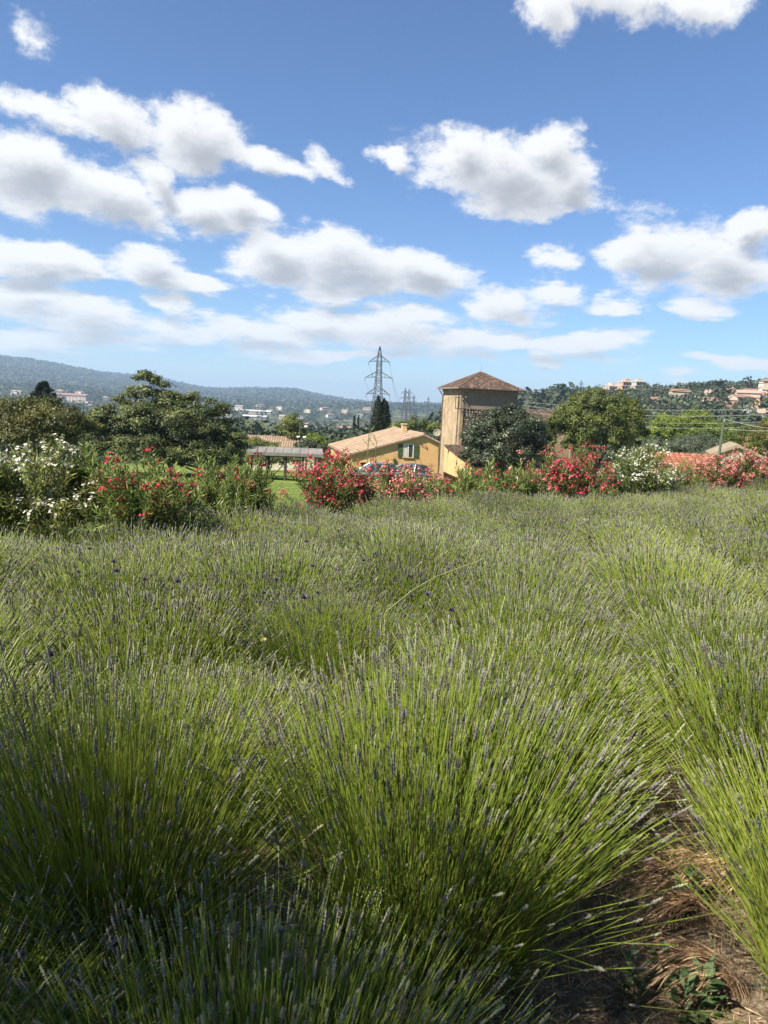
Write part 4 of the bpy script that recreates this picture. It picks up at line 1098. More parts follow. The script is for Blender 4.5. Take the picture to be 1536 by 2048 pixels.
# ------------------------------------------------------------------ yellow house
def house_main():
    rng = np.random.default_rng(19)
    c = at(700, 905, 61.5); gz = Tz(c.x, 61.5) - .25
    o = thing('yellow_house', 'long yellow ochre house with pale pink tiled roof and green shutters', 'house', (c.x, 61.5, gz), R(11.5))
    hl = at(700, 907, 61.5).z - gz; hr = at(845, 868, 63).z - gz; hx = at(876, 884, 64).z - gz
    W_, rs, D_ = 7.75, 6.35, 13.0
    gable = [(0, 0), (W_, 0), (W_, hx - .12), (rs, hr - .12), (0, hl - .12)]
    MB().prism(gable, 0, D_).build('wall', M_OCHRE, o)
    # roof slopes
    ov = .22
    sL = np.array([rs + .3, 0, (hr - hl) * (rs + .3) / rs]); lL = np.linalg.norm(sL); sL /= lL
    r1 = MB().prism([(-.3, hl - .12 - .3 * (hr - hl) / rs), (rs, hr - .12), (rs, hr - .02), (-.3, hl - .02 - .3 * (hr - hl) / rs)], -ov, D_ + ov).build('roof', M_TILEP2, o)
    r2 = MB().prism([(rs + .002, hr - .12), (W_ + .15, hx - .14), (W_ + .15, hx - .04), (rs + .002, hr - .02)], -ov, D_ + ov).build('roof', M_TILEP2, o)
    u = np.array([0, -1., 0]); nn = np.cross(u, sL)
    tiles_obj([tile_field(np.array([-.3, D_ + ov, hl - .018 - .3 * (hr - hl) / rs]), u, sL, nn, D_ + 2 * ov, lL, rng, pitch=.23)], M_TILEP, r1)
    sR = np.array([rs - W_ - .15, 0, hr - hx]); lR = np.linalg.norm(sR); sR /= lR; u = np.array([0, 1., 0])
    tiles_obj([tile_field(np.array([W_ + .15, -ov, hx - .038]), u, sR, np.cross(u, sR), D_ + 2 * ov, lR, rng, pitch=.23)], M_TILEP, r2)
    rd = MB()
    for k in range(34): rd.bar((rs, -ov + k * .395, hr + .02), (rs, -ov + k * .395 + .41, hr + .035), .085, 6, .10)
    rd.build('ridge_tiles', M_TILEP2, r1, kind='stuff')
    MB().prism([(-.28, hl - .30), (rs, hr - .28), (rs, hr - .125), (-.28, hl - .145 - .28 * (hr - hl) / rs)], -.06, -.003).build('verge_board', M_OCHRE2, o)
    # chimney
    cx, cyy = rs - .5, 5.6; zc = hr - .25
    ch = MB().box(cx - .2, cx + .2, cyy - .22, cyy + .22, zc - .3, zc + .85).build('chimney', M_OCHRE2, o)
    MB().box(cx - .26, cx + .26, cyy - .28, cyy + .28, zc + .852, zc + .93).build('chimney_cap', M_CREAM, ch)
    # window with open green shutters
    q = at(816, 901, 62.6); sx = (Vector((q.x, 62.6, 0)) - Vector((c.x, 61.5, 0))).length; z0 = at(816, 914, 62.6).z - gz; z1 = at(816, 889, 62.6).z - gz
    wn = MB().box(sx - .40, sx + .40, -.02, .02, z0, z1).build('window', M_GLASS, o)
    MB().box(sx - .46, sx - .40, -.045, .0, z0, z1).box(sx + .40, sx + .46, -.045, .0, z0, z1).box(sx - .46, sx + .46, -.045, .0, z1, z1 + .06).box(sx - .03, sx + .03, -.04, -.021, z0, z1).build('window_frame', M_WHITEP, wn)
    MB().box(sx - .5, sx + .5, -.10, .0, z0 - .07, z0 - .002).build('window_sill', M_OCHRE2, wn)
    MB().box(sx - .38, sx - .06, -.026, -.0205, z0 + .02, z1 - .02).build('curtain', M_CREAM, wn)
    for s, nm in ((-1, 'shutter'), (1, 'shutter')):
        x0 = sx + s * .47; x1 = sx + s * .90
        sh = MB().box(min(x0, x1), max(x0, x1), -.06, -.015, z0 - .03, z1 + .04).build(nm, M_SHUT, o)
        for zz in (z0 + .15, (z0 + z1) / 2, z1 - .15): MB().box(min(x0, x1) + .03, max(x0, x1) - .03, -.075, -.0602, zz - .03, zz + .03).build('shutter_ledge', M_SHUT, sh)
    # dark garage opening, plinth details
    zg = at(760, 926, 62).z - gz
    MB().box(1.0, 4.0, -.012, .05, .05, zg).build('garage_opening', M_DARK, o)
    MB().box(.9, 4.1, -.05, -.002, zg + .002, zg + .14).build('garage_lintel', M_OCHRE, o)
    # iron bracket, wall cable, lamp
    MB().path([(6.15, -.05, hr - .75), (6.15, -.05, hr - .95), (6.4, -.12, hr - .95)], .02).bar((6.55, -.08, hr - .9), (6.55, -.08, hr - 1.15), .03).build('cable_bracket', M_IRON, o)
    MB().box(5.0, 5.06, -.08, -.003, .6, 1.3).bar((5.02, -.05, 1.25), (6.1, -.05, 1.3), .02).bar((6.1, -.05, 1.3), (6.1, -.05, .8), .02).build('tap_rail', M_IRON, o)
    MB().box(3.75, 3.95, -.12, -.003, zg + .18, zg + .42).build('wall_light', M_SHUT, o)
    return o
M_TILEP2 = pmat('pale ridge tile', [(.25,.165,.12), (.33,.235,.17)], 3, .9)
HOUSE = house_main()

# satellite dish between house and tower
p = at(874, 865, 70); gz = Tz(p.x, 70)
dish = thing('satellite_dish', 'pale round satellite dish between the yellow house and the tower', 'satellite dish', (p.x, 70, gz))
m_ = MB(); n = 16; zc = p.z - gz; rd_ = .36
for ri in range(3):
    for k in range(n):
        def pt(r_, kk): return (math.cos(2*PI*kk/n)*r_, .35*(r_/rd_)**2*-.3, zc + math.sin(2*PI*kk/n)*r_)
        m_.quad(pt(rd_*ri/3, k), pt(rd_*ri/3, k+1), pt(rd_*(ri+1)/3, k+1), pt(rd_*(ri+1)/3, k))
do = m_.build('reflector', M_BEIGER, dish, smooth=True); sm_ = do.modifiers.new('thick', 'SOLIDIFY'); sm_.thickness = .02
MB().bar((0, .1, 0), (0, .1, zc), .03, 6).build('mast', M_STEEL, dish)
MB().bar((0, 0, zc - .3), (0, -.4, zc - .05), .012).box(-.04, .04, -.46, -.38, zc - .08, zc).build('feed_arm', M_IRON, dish)

# rear wing to the right of the tower
def rear_wing():
    rng = np.random.default_rng(20)
    c = at(1052, 818, 80); gz = Tz(c.x, 80)
    o = thing('rear_wing_house', 'low stone house with brown tiled roof between tower and round tree', 'house', (c.x, 80, gz), R(13))
    h1 = c.z - gz; L_ = 9.0; dp = 3.2; h0 = h1 - 1.15
    MB().prismx([(-dp, 0), (dp, 0), (dp, h0 - .1), (0, h1 - .1), (-dp, h0 - .1)], -3, L_ - 4.2).build('wall', M_TOWERP, o)
    for sg in (-1, 1):
        rf = MB().prismx([(sg * (dp + .4), h0 - .24), (0, h1 - .1 + .001), (0, h1 - .02), (sg * (dp + .4), h0 - .16)], -3.3, L_ - 3.9).build('roof', M_COPPER, o)
        if sg < 0:
            s = np.array([0, dp + .4, h1 - h0 + .14]); Ls = np.linalg.norm(s); s /= Ls; u = np.array([1., 0, 0])
            tiles_obj([tile_field(np.array([-3.3, -dp - .4, h0 - .155]), u, s, np.cross(u, s), L_ + -.6, Ls, rng)], M_TILEB, rf)
    MB().box(2.4, 3.2, -dp - .02, -dp + .02, 1.2, 2.4).build('window', M_GLASS, o)
    MB().box(3.9, 4.15, -dp - .25, -dp, 0, h0 - .3).build('buttress', M_TOWERG, o)
rear_wing()

# ------------------------------------------------------------------ open shed
def open_shed():
    a = at(493, 903, 50); b = at(646, 912, 50); gz = Tz(-7, 51) - .1
    o = thing('open_shed', 'long open shed with flat pale sheet roof on dark posts', 'shed', (a.x, 50, gz), math.atan2(0.6, b.x - a.x))
    w = (b - a).length; h = a.z - gz; dp = 3.2
    rf = MB().prismx([(0, h - .06), (dp, h + .12), (dp, h + .18), (0, h)], 0, w).build('roof', M_SHEET, o)
    r_ = MB()
    for i in range(int(w / .6)): r_.prismx([(0, h + .002), (dp, h + .182), (dp, h + .21), (0, h + .03)], i * .6, i * .6 + .06)
    r_.build('sheet_ribs', M_SHEET, rf, kind='stuff')
    MB().box(-.02, w + .02, -.05, -.002, h - .22, h - .02).build('fascia', M_SHEET, o)
    for i, x in enumerate(np.linspace(.15, w - .15, 5)):
        MB().box(x - .07, x + .07, .1, .24, 0, h - .07).build('post', M_TIMBER, o)
        MB().box(x - .07, x + .07, dp - .24, dp - .1, 0, h + .09).build('post', M_TIMBER, o)
    MB().box(.1, w - .1, .12, .22, h - .3, h - .072).build('beam', M_TIMBER, o)
    MB().bar((1.7, .17, .3), (2.5, .17, 1.2), .04).build('brace', M_TIMBER, o)
open_shed()

# tiled roof house behind the shed
def simple_house(name, label, pos, yaw, w, d, h, wall, roof, kind='gable', rh=None, win=(), cat='house', group=None, tiles=None, chim=False, door=False, seed=0):
    """w along local x, d along y (front face at -d/2); win: list of (x, z, ww, hh) on the front"""
    o = thing(name, label, cat, pos, yaw, group)
    rh = rh if rh is not None else d * .16
    if kind == 'gable':       # ridge along x
        MB().prismx([(-d/2, 0), (d/2, 0), (d/2, h), (0, h + rh), (-d/2, h)], -w/2, w/2).build('wall', wall, o)
        ov = .06 * d; zz = rh * 2 * ov / d
        for sg in (-1, 1):
            rf = MB().prismx([(sg*(d/2+ov), h - zz + .02), (0, h + rh + .02), (0, h + rh + .25), (sg*(d/2+ov), h - zz + .25)], -w/2 - .3, w/2 + .3).build('roof', roof, o)
            if tiles and sg < 0:
                s = np.array([0, d/2 + ov, rh + zz]); Ls = np.linalg.norm(s); s /= Ls; u = np.array([1., 0, 0])
                tiles_obj([tile_field(np.array([-w/2 - .3, -d/2 - ov, h - zz + .255]), u, s, np.cross(u, s), w + .6, Ls, np.random.default_rng(seed), pitch=.3, rise=.07)], tiles, rf)
        if chim: MB().box(w*.2, w*.2 + .6, .3, .9, h + rh*.5, h + rh + .9).build('chimney', wall, o)
    elif kind == 'hip':
        MB().box(-w/2, w/2, -d/2, d/2, 0, h).build('wall', wall, o)
        ov = .4; k = min(d, w) / 2
        MB().add([(-w/2-ov,-d/2-ov,h+.003),(w/2+ov,-d/2-ov,h+.003),(w/2+ov,d/2+ov,h+.003),(-w/2-ov,d/2+ov,h+.003),(-w/2+k,0,h+rh),(w/2-k+.01,0,h+rh)],
                 [(0,1,5,4),(1,2,5),(2,3,4,5),(3,0,4),(3,2,1,0)]).build('roof', roof, o)
    else:
        MB().box(-w/2, w/2, -d/2, d/2, 0, h).build('wall', wall, o)
        MB().box(-w/2-.2, w/2+.2, -d/2-.2, d/2+.2, h + .003, h + .35).build('roof', roof, o)
    for (x, z, ww, hh) in win:
        MB().box(x-ww/2, x+ww/2, -d/2-.06, -d/2+.05, z, z+hh).build('window', M_GLASS, o)
    if door: MB().box(-.5, .5, -d/2-.07, -d/2+.05, 0, 2.1).build('door', M_TIMBER, o)
    return o

def pos_h(px, py_eave, Y, h):
    """ground spot whose eave of height h shows at that pixel"""
    p = at(px, py_eave, Y); return Vector((p.x, Y, p.z - h))

simple_house('tiled_house', 'low house with striped pale pink tiles behind the open shed', pos_h(566, 893, 92, 2.8), R(4), 8.4, 6.5, 2.8, M_CREAM, M_TILEP2, 'gable', 1.0, [(-1, 1, .9, 1.1), (2, 1, .9, 1.1)], tiles=M_TILEP, seed=5)
simple_house('terracotta_roof_house', 'low house with orange terracotta roof behind the white-topped oleander', pos_h(1360, 945, 42, 2.4), R(-6), 2.9, 5.0, 2.4, M_OCHRE, M_ROOFT, 'gable', .85, [(-.6, .8, .9, 1.0)], tiles=M_TILEO, seed=6)
simple_house('gabled_outbuilding', 'small outbuilding with cream roof verge beside the utility pole', pos_h(1466, 908, 58, 2.6), R(70), 6, 3.4, 2.5, M_BEIGER, M_TOWERG, 'gable', .75, [(0, .9, .8, .9)], cat='outbuilding')

# ------------------------------------------------------------------ cars
M_CARA = pmat('blue grey car paint', [(.10,.145,.165), (.125,.17,.19)], 1, .28, spec=.6)
M_CARB = pmat('blue car paint', [(.055,.085,.14), (.07,.10,.16)], 1, .28, spec=.6)
M_TYRE = pmat('tyre rubber', [(.015,.015,.015), (.03,.03,.03)], 6, .9)
M_RIM = pmat('alloy rim', [(.40,.40,.41), (.55,.55,.56)], 6, .35, metal=.8)
M_LAMP = pmat('headlamp glass', [(.55,.57,.6), (.7,.72,.74)], 6, .15, spec=.7)
M_TAIL = pmat('tail lamp', [(.35,.02,.02), (.45,.03,.03)], 6, .2, spec=.6)
def car(label, pos, yaw, paint):
    o = thing('parked_car', label, 'car', pos, yaw, 'cars parked by the yellow house')
    # lofted shell: stations along x of (half width, sill z, belt z)
    st = [(-2.0,.62,.42,.62),(-1.93,.74,.30,.74),(-1.6,.82,.22,.84),(-.9,.86,.20,.92),(0,.87,.20,.94),(1.0,.87,.20,.96),(1.7,.84,.24,.96),(1.98,.76,.34,.88),(2.05,.66,.44,.72)]
    V, Fc = [], []
    for (x, hw, z0, z1) in st:
        V += [(x, -hw*.93, z0), (x, -hw, (z0+z1)/2), (x, -hw*.92, z1), (x, 0, z1 + .03), (x, hw*.92, z1), (x, hw, (z0+z1)/2), (x, hw*.93, z0)]
    n = 7
    for i in range(len(st)-1):
        for j in range(n): Fc.append((i*n+j, i*n+(j+1) % n, (i+1)*n+(j+1) % n, (i+1)*n+j))
    Fc += [tuple(range(n-1, -1, -1)), tuple((len(st)-1)*n + k for k in range(n))]
    b = MB().add(V, Fc).build('body', paint, o, smooth=True); s = b.modifiers.new('sub', 'SUBSURF'); s.levels = 1; s.render_levels = 2
    # cabin
    low = [(-1.05, .76, .90), (.3, .80, .93), (1.85, .74, .93)]; 
    top = [(-.25, .58, 1.42), (.5, .62, 1.47), (1.5, .56, 1.40)]
    V = []
    for (x, hw, z) in low + top: V += [(x, -hw, z), (x, hw, z)]
    cab = MB().add(V, [(0,1,7,6),(4,10,11,5),(0,6,8,2),(2,8,10,4),(1,3,9,7),(3,5,11,9)]).build('glasshouse', M_GLASS, o)
    MB().add([(x, sg*(hw+.02), z + .012) for (x, hw, z) in top for sg in (-1, 1)] + [(x, sg*hw*.7, z + .05) for (x, hw, z) in top for sg in (-1, 1)],
             [(0,2,8,6),(2,4,10,8),(1,7,9,3),(3,9,11,5),(6,8,9,7),(8,10,11,9),(0,6,7,1),(4,5,11,10)]).build('roof', paint, o, smooth=True)
    for sg in (-1, 1):
        for a, t in ((low[0], top[0]), (low[1], top[1]), (low[2], top[2])):
            MB().bar((a[0], sg*(a[1]+.008), a[2]), (t[0], sg*(t[1]+.015), t[2]), .04).build('pillar', paint, o)
    for sg in (-1, 1):
        for x in (-1.28, 1.25):
            w_ = MB().bar((x, sg*.68, .31), (x, sg*.885, .31), .31, 20).build('wheel', M_TYRE, o)
            MB().bar((x, sg*.84, .31), (x, sg*.895, .31), .20, 14).build('rim', M_RIM, w_)
        MB().box(-1.97, -1.72, min(sg*.50, sg*.78), max(sg*.50, sg*.78), .60, .74).build('headlight', M_LAMP, o, bevel=.03)
        MB().box(1.86, 2.02, min(sg*.52, sg*.80), max(sg*.52, sg*.80), .66, .86).build('tail_light', M_TAIL, o, bevel=.02)
        MB().box(-.78, -.60, min(sg*.84, sg*1.0), max(sg*.84, sg*1.0), .92, 1.05).build('wing_mirror', paint, o, bevel=.03)
        MB().box(.2, .42, min(sg*.868, sg*.9), max(sg*.868, sg*.9), .80, .83).build('door_handle', paint, o)
    MB().box(-2.035, -1.99, -.4, .4, .38, .52).build('grille', M_DARK, o)
    MB().box(-2.06, -2.03, -.26, .26, .44, .54).build('number_plate', M_WHITEP, o)
p = at(748, 955, 57); car('blue-grey hatchback parked in front of the yellow house behind pink flowers', (p.x, 57, Tz(p.x, 57)), R(14), M_CARA)
p = at(806, 950, 59.4); car('dark blue car parked beyond the blue-grey hatchback', (p.x + .3, 59.4, Tz(p.x, 59.4)), R(20), M_CARB)

# ------------------------------------------------------------------ poles, lamp, wires
def wire_obj(label, a, b, sag, r, mat=None, group='overhead cables', n=24, name='overhead_cable'):
    a = Vector(a); b = Vector(b); t = np.linspace(0, 1, n)
    P = np.array([list(a.lerp(b, float(s)) - Vector((0, 0, 4 * sag * s * (1 - s)))) for s in t])[None]
    V, Q = tubes(P, np.full((1, n), r), 5)
    o = link(name, make_mesh(name, V, Q, smooth=True), mat or M_WIRE); tag(o, label, 'cable', group); return o

lp = at(600, 851, 62); lg = Tz(lp.x, 62)
lamp = thing('lamp_post', 'slim grey post with two small lamps behind the open shed', 'lamp post', (lp.x, 62, lg))
hp = lp.z - lg
MB().bar((0, 0, 0), (0, 0, hp), .07, 8, .05).build('post', M_STEEL, lamp)
for (dx, dz) in ((.5, -.1), (.42, -1.0), (-.12, -1.0)):
    MB().bar((0, 0, hp + dz - .12), (dx, -.1, hp + dz), .03, 6).build('lamp_arm', M_STEEL, lamp)
    MB().bar((dx - .1, -.1, hp + dz), (dx + .14, -.12, hp + dz + .05), .10, 8, .07).build('lamp_head', M_WHITEP, lamp)

pp = at(1449, 835, 50); pg = Tz(pp.x, 50)
pole = thing('utility_pole', 'leaning greenish wooden utility pole above the pink oleander', 'utility pole', (pp.x - .35, 50, pg))
MB().bar((.18, 0, 0), (.35, 0, pp.z - pg), .11, 8, .08).build('post', pmat('old green grey pole', [(.06,.07,.045), (.11,.12,.08)], 8, .9), pole)
MB().bar((.3, 0, pp.z - pg - .25), (1.7, -.1, pp.z - pg - .95), .012).build('insulator_arm', M_IRON, pole)
MB().bar((.33, -.1, pp.z - pg - .3), (.33, -.1, pp.z - pg - .1), .05, 7).build('insulator', M_ZINC, pole)

wire_obj('cable from the tower bracket down left to the lamp post', BRACKET, (lp.x, 62, lp.z), .6, .013)
wire_obj('cable from the lamp post leaving left behind the broad tree', (lp.x, 62, lp.z - .05), at(380, 868, 60), .25, .012)
wire_obj('cable from the tower bracket slanting down across the yellow house', BRACKET, at(822, 938, 61), .15, .014)
wire_obj('thick dark cable rising to the right edge of the picture', at(1150, 795, 60), at(1620, 757, 36), .1, .022)
for i, (y0, y1) in enumerate(((796, 806), (803, 806), (812, 817), (826, 830), (828, 838))):
    wire_obj(('highest', 'second', 'third', 'fourth', 'lowest')[i] + ' pale cable of the bundle crossing the wooded hillside', at(1046, (797, 803, 811, 822, 829)[i], 79), at(1640, y1 + 6, 64 + i), .5 + .12 * i, .012, M_WIREP if i else M_WIRE)
wire_obj('upper cable from the utility pole to the right edge', (pp.x, 50, pp.z - .1), at(1600, 862, 46), .15, .011, M_WIREP)
wire_obj('lower cable from the utility pole to the right edge', (pp.x, 50, pp.z - .75), at(1600, 860, 46), .1, .011, M_WIREP)

# ------------------------------------------------------------------ pylons
def pylon(label, px, ytop, Y, h, yaw, bar=.11, group='power pylons in the valley'):
    tp = at(px, ytop, Y); base = Vector((tp.x, Y, tp.z - h))
    o = thing('power_pylon', label, 'pylon', base, yaw, group)
    wz = lambda z: np.interp(z / h, [0, .35, .585, .735, .90, 1.0], [3.6, 2.3, 1.4, 1.0, .82, .14])
    zs = np.concatenate([np.linspace(0, .45, 8), np.linspace(.5, .88, 11), [.94, 1.0]]) * h
    m = MB()
    for k in range(len(zs) - 1):
        a, b = wz(zs[k]), wz(zs[k + 1]); A = [(-a,-a),(a,-a),(a,a),(-a,a)]; B = [(-b,-b),(b,-b),(b,b),(-b,b)]
        for i in range(4):
            m.bar((*A[i], zs[k]), (*B[i], zs[k + 1]), bar)
            j = (i + 1) % 4
            m.bar((*A[i], zs[k]), (*B[j], zs[k + 1]), bar * .55); m.bar((*A[j], zs[k]), (*B[i], zs[k + 1]), bar * .55)
            if k % 2 == 0: m.bar((*B[i], zs[k + 1]), (*B[j], zs[k + 1]), bar * .6)
    m.build('lattice_mast', M_STEEL, o)
    ends = []
    for (zf, ln) in ((.88, 4.4), (.735, 5.8), (.585, 5.0)):
        z = zf * h; a = wz(z)
        for sg in (-1, 1):
            c = MB(); e = (sg * ln, 0, z - .02 * h)
            for y in (-a, a):
                c.bar((sg * a, y, z + .035 * h), e, bar * .8); c.bar((sg * a, y, z - .01 * h), e, bar * .8)
            for f in (.35, .65):
                c.bar((sg*(a+(ln-a)*f), -a*(1-f), z + (.035-.055*f)*h), (sg*(a+(ln-a)*f), a*(1-f), z + (-.01-.01*f)*h), bar*.5)
                c.bar((sg*(a+(ln-a)*f), 0, z + (.035-.055*f)*h), (sg*(a+(ln-a)*f), 0, z + (-.01-.01*f)*h), bar*.5)
            ca = c.build('cross_arm', M_STEEL, o)
            MB().bar(e, (e[0], 0, e[2] - 1.3), .10, 6, .10).build('insulator', M_STEEL, ca)
            ends.append(base + Matrix.Rotation(yaw, 3, 'Z') @ Vector((e[0], 0, e[2] - 1.3)))
    return o, ends
P0, E0 = pylon('tall steel lattice pylon with three pairs of arms behind the cypress', 760, 693, 300, 44, R(-14), .115)
P1, E1 = pylon('second steel pylon, grey and smaller, right of the tall one', 811, 776, 800, 40, R(-14), .17)
P2, E2 = pylon('pylon standing just behind the second one', 819, 777, 860, 40, R(-10), .15)
P3, E3 = pylon('slim faint pylon right of the two middle ones', 828, 789, 1050, 38, R(-14), .16)
P4, E4 = pylon('faintest small pylon close to the tower in the distance', 857, 793, 1300, 40, R(-14), .16)
P5, E5 = pylon('shorter of two faint pylons on the hill right of the tower', 1149, 768, 1000, 36, R(20), .16)
P6, E6 = pylon('taller of two faint pylons on the hill right of the tower', 1163, 760, 1000, 40, R(20), .16)
for i, (a, b) in enumerate(zip(E0, E1)):
    wire_obj('power line from the %s %s arm of the tall pylon to the second pylon' % (('top', 'middle', 'bottom')[i // 2], ('left', 'right')[i % 2]), a, b, 14, .035, group='power lines', name='power_line', n=30)

# ------------------------------------------------------------------ far buildings
rf_ = random.Random(31)
def wins(n, w, z, ww=1.1, hh=1.3, rows=1, dz=2.9):
    return [((-w/2 + w*(i+.5)/n), z + r*dz, ww, hh) for r in range(rows) for i in range(n)]
# valley town
simple_house('yellow_far_house', 'bright yellow-orange house with pale roof in the valley left of the airy tree', ground_hit(512, 866), R(25), 11, 9, 6, M_YELR, M_ROOFP, 'hip', 2, wins(3, 11, 3.2), group='valley houses')
simple_house('pale_far_house', 'pale stone house left of the bright yellow one in the valley', ground_hit(490, 867), R(10), 12, 9, 6, M_BEIGER, M_ROOFP, 'gable', 1.6, wins(4, 12, 3.2), group='valley houses')
simple_house('warehouse', 'long white roofed warehouse across the valley above the yellow house', ground_hit(510, 839), R(-3), 44, 20, 5, M_BEIGER, M_ROOFW, 'gable', 2.5, wins(8, 44, 3, 3, 1.5), cat='warehouse', group='valley warehouses')
simple_house('warehouse', 'narrow long pale warehouse roof higher up the valley', ground_hit(505, 827), R(-3), 80, 22, 5, M_BEIGER, M_ROOFG, 'gable', 2.5, wins(6, 80, 3, 4, 1.5), cat='warehouse', group='valley warehouses')
simple_house('warehouse', 'grey flat warehouse right of the yellow house', ground_hit(548, 851), R(4), 34, 18, 5, M_WHITER, M_ROOFG, 'flat', 0, wins(5, 34, 2, 2, 1.4), cat='warehouse', group='valley warehouses')
simple_house('warehouse', 'dark-walled flat building below the grey warehouse', ground_hit(545, 880), R(6), 22, 14, 6, M_TIMBER, M_ROOFG, 'flat', 0, wins(4, 22, 2.5, 2, 1.4), cat='warehouse', group='valley warehouses')
simple_house('pale_far_house', 'grey-white house beside the airy tree in the valley', ground_hit(556, 868), R(-12), 11, 9, 7, M_WHITER, M_ROOFP, 'gable', 1.5, wins(3, 11, 3.5), group='valley houses')
simple_house('blue_roof_shed', 'blue-grey sheet roofed shed left of the tower', ground_hit(868, 856, 60), R(8), 24, 16, 4.5, M_WHITER, M_BLUER, 'gable', 2.2, wins(3, 24, 2), cat='shed')
simple_house('white_far_shed', 'low white roof behind the trees just left of the tower', ground_hit(872, 836, 100), R(-15), 26, 14, 4, M_WHITER, M_ROOFW, 'gable', 1.6, wins(3, 26, 2), cat='shed')
simple_house('concrete_building', 'boxy grey concrete building left of the big cypress', ground_hit(738, 868, 60), R(-6), 9.5, 8, 7.5, M_GREYB, M_ROOFG, 'flat', 0, wins(2, 9.5, 4.6), cat='building')
# terraced hotel-like building: floors with pale balcony edges
tb = ground_hit(675, 876, 60)
o = thing('terraced_building', 'stepped brown building with long pale balcony edges left of the cypress', 'building', tb, R(8))
for k in range(4):
    MB().box(-16 + k*1.5, 15, -7 + k*2.4, 9, k*3.0, k*3.0 + 2.6).build('storey', M_BEIGER, o)
    MB().box(-16.4 + k*1.5, 15.4, -8.3 + k*2.4, 9.2, k*3.0 + 2.6, k*3.0 + 3.0).build('balcony_slab', M_WHITER, o)
    for i in range(6):
        MB().box(-13 + k*1.5 + i*4.4, -11 + k*1.5 + i*4.4, -7.06 + k*2.4, -6.9 + k*2.4, k*3.0 + .3, k*3.0 + 2.3).build('window', M_GLASS, o)
MB().prismx([(0, 12.0), (10, 12.0), (5, 13.6)], -12, 15).build('roof', M_ROOFT, o)
rp = ground_hit(636, 868, 60)
o = simple_house('red_white_tower', 'tiny red and white boxy hut beside the stepped brown building', rp, R(5), 6, 5, 8, M_SALMON, M_WHITEP, 'flat', 0, wins(2, 6, 5.2), cat='hut')
# scattered valley houses
vh = [(470,845),(455,836),(440,850),(540,828),(565,840),(600,838),(560,820),(520,815),(480,818),(615,826),(650,822),(690,828),(430,838),(580,812),(545,806),(505,805),(640,812),(720,836),(660,835),(608,858),(95,800),(150,806),(35,790),(120,786),(180,812),(60,812),(160,790),(210,800),(430,820),(405,812),(470,806),(610,803),(700,818),(735,820)]
for i, (x, y) in enumerate(vh):
    g = ground_hit(x, y); far_ = g.length
    w = rf_.uniform(9, 16) * (1 if far_ < 1500 else 1.35)
    simple_house('valley_house', 'small pale house scattered among the valley trees', g, rf_.uniform(-.5, .5), w, w*.7, rf_.uniform(4.5, 7.5), rf_.choice([M_WHITER, M_BEIGER, M_PINKR, M_CREAM]), rf_.choice([M_ROOFT, M_ROOFP, M_ROOFP]), rf_.choice(['gable', 'hip']), 1.8, wins(2, w, 2.6, 1.3, 1.5), group='houses scattered in the valley')
# long pinkish block on the left
simple_house('pink_block', 'long dusty pink building right of the small conifer', ground_hit(145, 806), R(-4), 60, 20, 14, M_PINKR, M_ROOFT, 'gable', 3, wins(9, 60, 4, 2, 2, 2, 4.5), cat='building')
# right hillside
def hill_apartment(px, py, w, label, wall, floors, yaw, nb=4, extra=True):
    g = ground_hit(px, py); o = thing('apartment_block', label, 'apartment block', g, yaw, 'apartment blocks on the ridge')
    for k in range(floors):
        s = k * .9
        MB().box(-w/2 + s, w/2 - s*.5, -5 + s*.6, 6, k*2.9, k*2.9 + 2.6).build('storey', wall, o)
        MB().box(-w/2 + s - .3, w/2 - s*.5 + .3, -6.2 + s*.6, 6.1, k*2.9 + 2.6, k*2.9 + 2.898).build('balcony_slab', M_WHITER, o)
        for i in range(nb):
            x = -w/2 + s + (w - 1.5*s) * (i + .5) / nb
            MB().box(x - .8, x + .8, -5.05 + s*.6, -4.9 + s*.6, k*2.9 + .2, k*2.9 + 2.2).build('window', M_GLASS, o)
    if extra: MB().box(-w*.1, w*.18, -1, 4, floors*2.9, floors*2.9 + 2.2).build('stair_head', wall, o)
hill_apartment(1222, 795, 12, 'leftmost white and salmon apartment block on the ridge above the round tree', M_PINKR, 3, R(12))
hill_apartment(1250, 795, 14, 'middle orange apartment block on the ridge above the round tree', M_SALMON, 4, R(8))
hill_apartment(1274, 796, 11, 'rightmost brown-grey apartment block on the ridge above the round tree', M_BEIGER, 4, R(2), 3)
